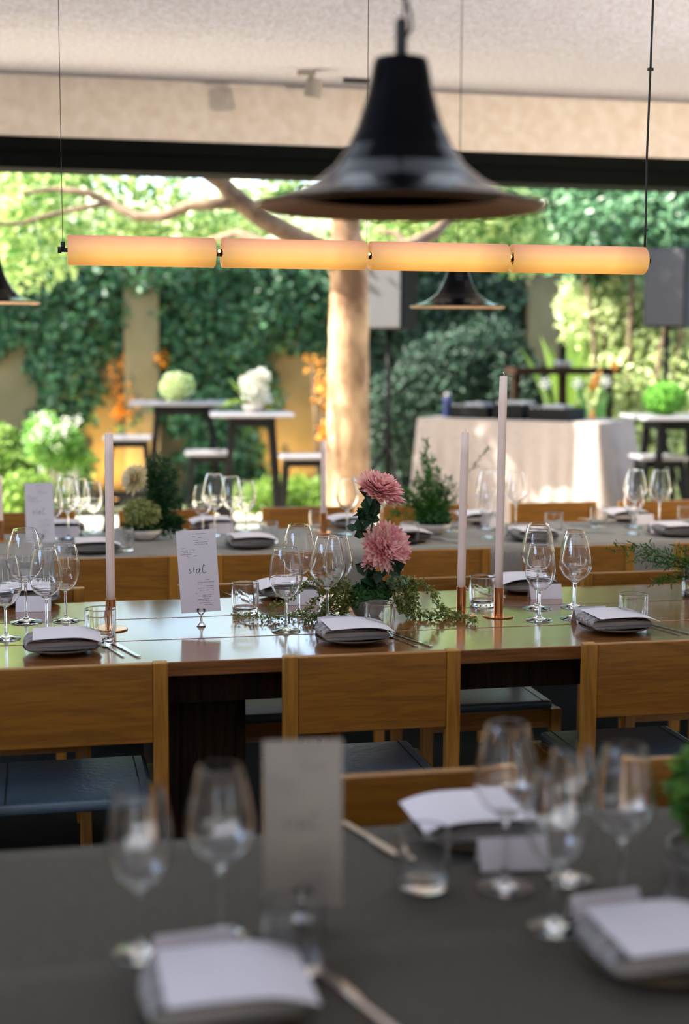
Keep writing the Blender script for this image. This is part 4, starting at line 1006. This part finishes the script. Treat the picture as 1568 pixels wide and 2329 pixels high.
def bush(name, label, spots, size, mt, seed, cat='shrub', extra=None, asp=.55, hollow=.3, trunk=None):
    c = spots[0]; base_ = onray(c[0], c[1], c[2]); t = thing(name, label, cat, (base_.x, base_.y, 0)); P_ = []
    for (px, py, d, rx, rz_, n) in spots:
        v = onray(px, py, d)-Vector((base_.x, base_.y, 0)); P_.append(blob(tuple(v), (rx, rx*.8, rz_), n, hollow))
    leaves('foliage', np.concatenate(P_), size, M[mt], t, seed=seed, asp=asp, bias=(-.3, -.2, .5))
    sg = MB(); rnd = random.Random(seed)
    for (px, py, d, rx, rz_, n) in spots[:10]:
        v = onray(px, py, d)-Vector((base_.x, base_.y, 0)); sg.tube([(v.x*.3, v.y*.3, 0), tuple(v*.6+Vector((0, 0, 0))), tuple(v)], [.03, .02, .008], 6)
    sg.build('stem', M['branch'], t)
    if extra:
        for k, (nm, m2, sz, sp) in enumerate(extra):
            P2 = []
            for (px, py, d, r, n) in sp: v = onray(px, py, d)-Vector((base_.x, base_.y, 0)); P2.append(blob(tuple(v), (r, r, r), n, .2))
            leaves(nm, np.concatenate(P2), sz, M[m2], t, seed=seed+k+1, asp=.9)
    return t
bush('tall_leafy_tree', 'tall leafy tree with bluish green leaves at the upper right', [(1440, 500, 12.8, .8, .45, 2600), (1560, 520, 12.5, .7, .5, 2200), (1350, 560, 13.2, .5, .35, 1500), (1300, 440, 13, .5, .3, 1200), (1650, 400, 12.5, .9, .9, 1600), (1450, 300, 12.8, 1.0, .5, 1500)], .085, 'blueleaf', 70, 'tree')
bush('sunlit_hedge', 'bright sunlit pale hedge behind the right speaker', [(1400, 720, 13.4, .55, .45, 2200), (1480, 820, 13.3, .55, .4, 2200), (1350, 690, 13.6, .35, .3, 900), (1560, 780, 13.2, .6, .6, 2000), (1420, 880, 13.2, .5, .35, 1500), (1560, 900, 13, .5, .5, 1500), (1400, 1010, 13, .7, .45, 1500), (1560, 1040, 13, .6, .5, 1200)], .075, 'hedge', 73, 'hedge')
bush('flowering_shrub', 'green shrub dotted with small white flowers at left', [(125, 1015, 12.2, .26, .22, 1500), (100, 985, 12.3, .18, .18, 600), (160, 1040, 12.2, .2, .15, 500)], .045, 'shrub', 76, 'shrub',
     [('white_blossom', 'whiteflower', .018, [(95, 945, 12.1, .05, 24), (110, 960, 12, .08, 26), (150, 965, 12, .08, 26), (128, 985, 11.9, .15, 40), (175, 955, 12.1, .05, 18), (80, 990, 12, .07, 22)])])
bush('lime_shrub', 'yellow green leafy shrub at the left photo edge', [(20, 1090, 11, .22, .2, 1000), (60, 1130, 10.8, .25, .18, 900), (5, 1030, 11.3, .14, .22, 500), (110, 1150, 10.9, .22, .12, 600), (-60, 1060, 11, .3, .3, 700), (50, 1075, 11, .1, .12, 240)], .06, 'lime', 80, 'shrub')
bush('orange_blossom_vine', 'orange blossoms climbing up the garden wall at left', [(285, 870, 14.3, .17, .32, 130), (300, 930, 14.3, .14, .2, 90), (362, 818, 14.3, .1, .09, 110), (282, 940, 14.3, .1, .14, 80)], .04, 'orange', 84, 'vine', asp=.9)
bush('orange_blossom_vine', 'scattered orange blossoms on the wall beside the tree trunk', [(735, 890, 14.2, .10, .2, 60), (738, 985, 14.1, .06, .1, 40), (710, 830, 14.2, .12, .1, 20)], .055, 'orange', 86, 'vine', asp=.9)
bush('grass_clump', 'low sunlit grass clump below the bar stools', [(660, 1125, 12.5, .45, .14, 1200), (610, 1140, 12.2, .3, .12, 700), (730, 1140, 12.3, .25, .1, 400)], .09, 'lime', 88, 'grass', asp=.15)
bush('dark_undergrowth', 'dark shrubs behind the music booth', [(1010, 880, 13.3, .5, .5, 3000), (1100, 830, 13.5, .5, .45, 3000), (1170, 900, 13.3, .5, .35, 2200), (900, 960, 13.4, .4, .5, 2000), (1300, 900, 13.7, .5, .25, 1600)], .06, 'ivy2', 90, 'shrub')
# strap leaves (bird of paradise) and the orange flower
def straps(label, px, py, d, tips, mt):
    c = onray(px, py, d); t = thing('strap_leaf_plant', label, 'plant', (c.x, c.y, 0))
    MB().cyl(0, 0, 0, .5, .05, 12).build('stem', M['stem'], t)
    for k, (tx, ty, dd, wd) in enumerate(tips):
        b = onray(tx, ty, d+dd)-Vector((c.x, c.y, 0)); a = Vector((0, 0, .5)); mid = a.lerp(b, .55)+Vector((0, 0, .25)); vs = []
        for i in range(13):
            s = i/12; p = a*(1-s)**2+mid*2*s*(1-s)+b*s*s; ww = wd*math.sin(PI*(s*.93+.05))
            vs += [p+Vector((-ww, -ww*.3, ww*.2)), p, p+Vector((ww, ww*.3, ww*.2))]
        MB().add(vs, [(i*3+j, i*3+j+1, i*3+j+4, i*3+j+3) for i in range(12) for j in range(2)], True).build('strap_leaf', M[mt], t)
    return t
t = straps('tall strap leaved plant behind the rear shelf', 1300, 930, 12.9, [(1293, 715, 0, .03), (1328, 762, 0, .05), (1230, 765, -.2, .04), (1250, 780, .1, .03), (1180, 790, 0, .04), (1345, 790, .2, .04), (1310, 740, .1, .03)], 'lime')
t = straps('orange bird of paradise flower with leaves right of the booth', 1345, 950, 11.75, [(1320, 880, 0, .03), (1390, 890, .1, .03), (1375, 870, 0, .03)], 'fern')
for (a, b) in (((1342, 885), (1370, 838)), ((1346, 890), (1365, 850)), ((1395, 820), (1402, 845)), ((1345, 975), (1350, 930))):
    pa = onray(*a, 11.6)-t.location; pb_ = onray(*b, 11.6)-t.location; md_ = pa.lerp(pb_, .5)
    MB().tube([pa, md_, pb_], [.010, .034, .005], 8).build('orange_petal', M['orange'], t)
# planter
q = at(132, 1062, .45); o = thing('planter', 'pale concrete planter block in the garden at left', 'planter', (q.x, q.y, 0))
MB().box(-.17, .17, -.15, .15, 0, .45).build('body', M['concrete'], o, bevel=.015)
MB().box(-.14, .14, -.12, .12, .44, .455).build('soil', M['soil'], o)
# far trees beyond the wall
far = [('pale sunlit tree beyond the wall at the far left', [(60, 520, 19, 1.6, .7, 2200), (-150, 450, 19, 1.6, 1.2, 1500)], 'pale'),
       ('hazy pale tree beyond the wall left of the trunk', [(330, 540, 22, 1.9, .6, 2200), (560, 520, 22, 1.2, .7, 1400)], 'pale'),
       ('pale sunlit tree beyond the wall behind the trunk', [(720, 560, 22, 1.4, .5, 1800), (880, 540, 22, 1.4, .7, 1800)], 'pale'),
       ('green tree beyond the wall right of the big pendant', [(1080, 520, 19, 1.4, .8, 2800), (1220, 470, 19, 1.2, .9, 2400)], 'canopy'),
       ('green tree beyond the wall at the far right', [(1420, 480, 20, 1.8, 1.2, 3000), (1600, 480, 20, 1.6, 1.3, 2400)], 'shrub')]
for k, (lab, sp, mt_) in enumerate(far): bush('far_tree', lab, sp, .16, mt_, 100+k*3, 'tree')
# warm garden uplights at the wall foot
for px, py, e_, wh in ((262, 1130, 60, 'left of the hydrangea table'), (690, 1110, 45, 'left of the tree trunk')):
    q = atY(px, py, WY-.6); t = thing('garden_uplight', 'small warm uplight at the wall foot '+wh, 'garden light', (q.x, WY-.6, .0), 0, 'warm uplights')
    MB().lathe([(0, 0), (.05, 0), (.05, .10), (.042, .10), (.042, .09), (0, .09)], 20).build('housing', M['speaker'], t)
    MB().cyl(0, 0, .091, .095, .041, 20).build('lens', M['uplight'], t)
    ld = bpy.data.lights.new('uplight_beam', 'SPOT'); ld.energy = e_*3.5; ld.color = (1, .50, .12); ld.spot_size = math.radians(95); ld.spot_blend = .8; ld.shadow_soft_size = .04
    lo = bpy.data.objects.new('uplight_beam', ld); C.objects.link(lo); lo.parent = t; lo.location = (0, 0, .12)
    lo.rotation_euler = (math.radians(180-48), 0, 0)
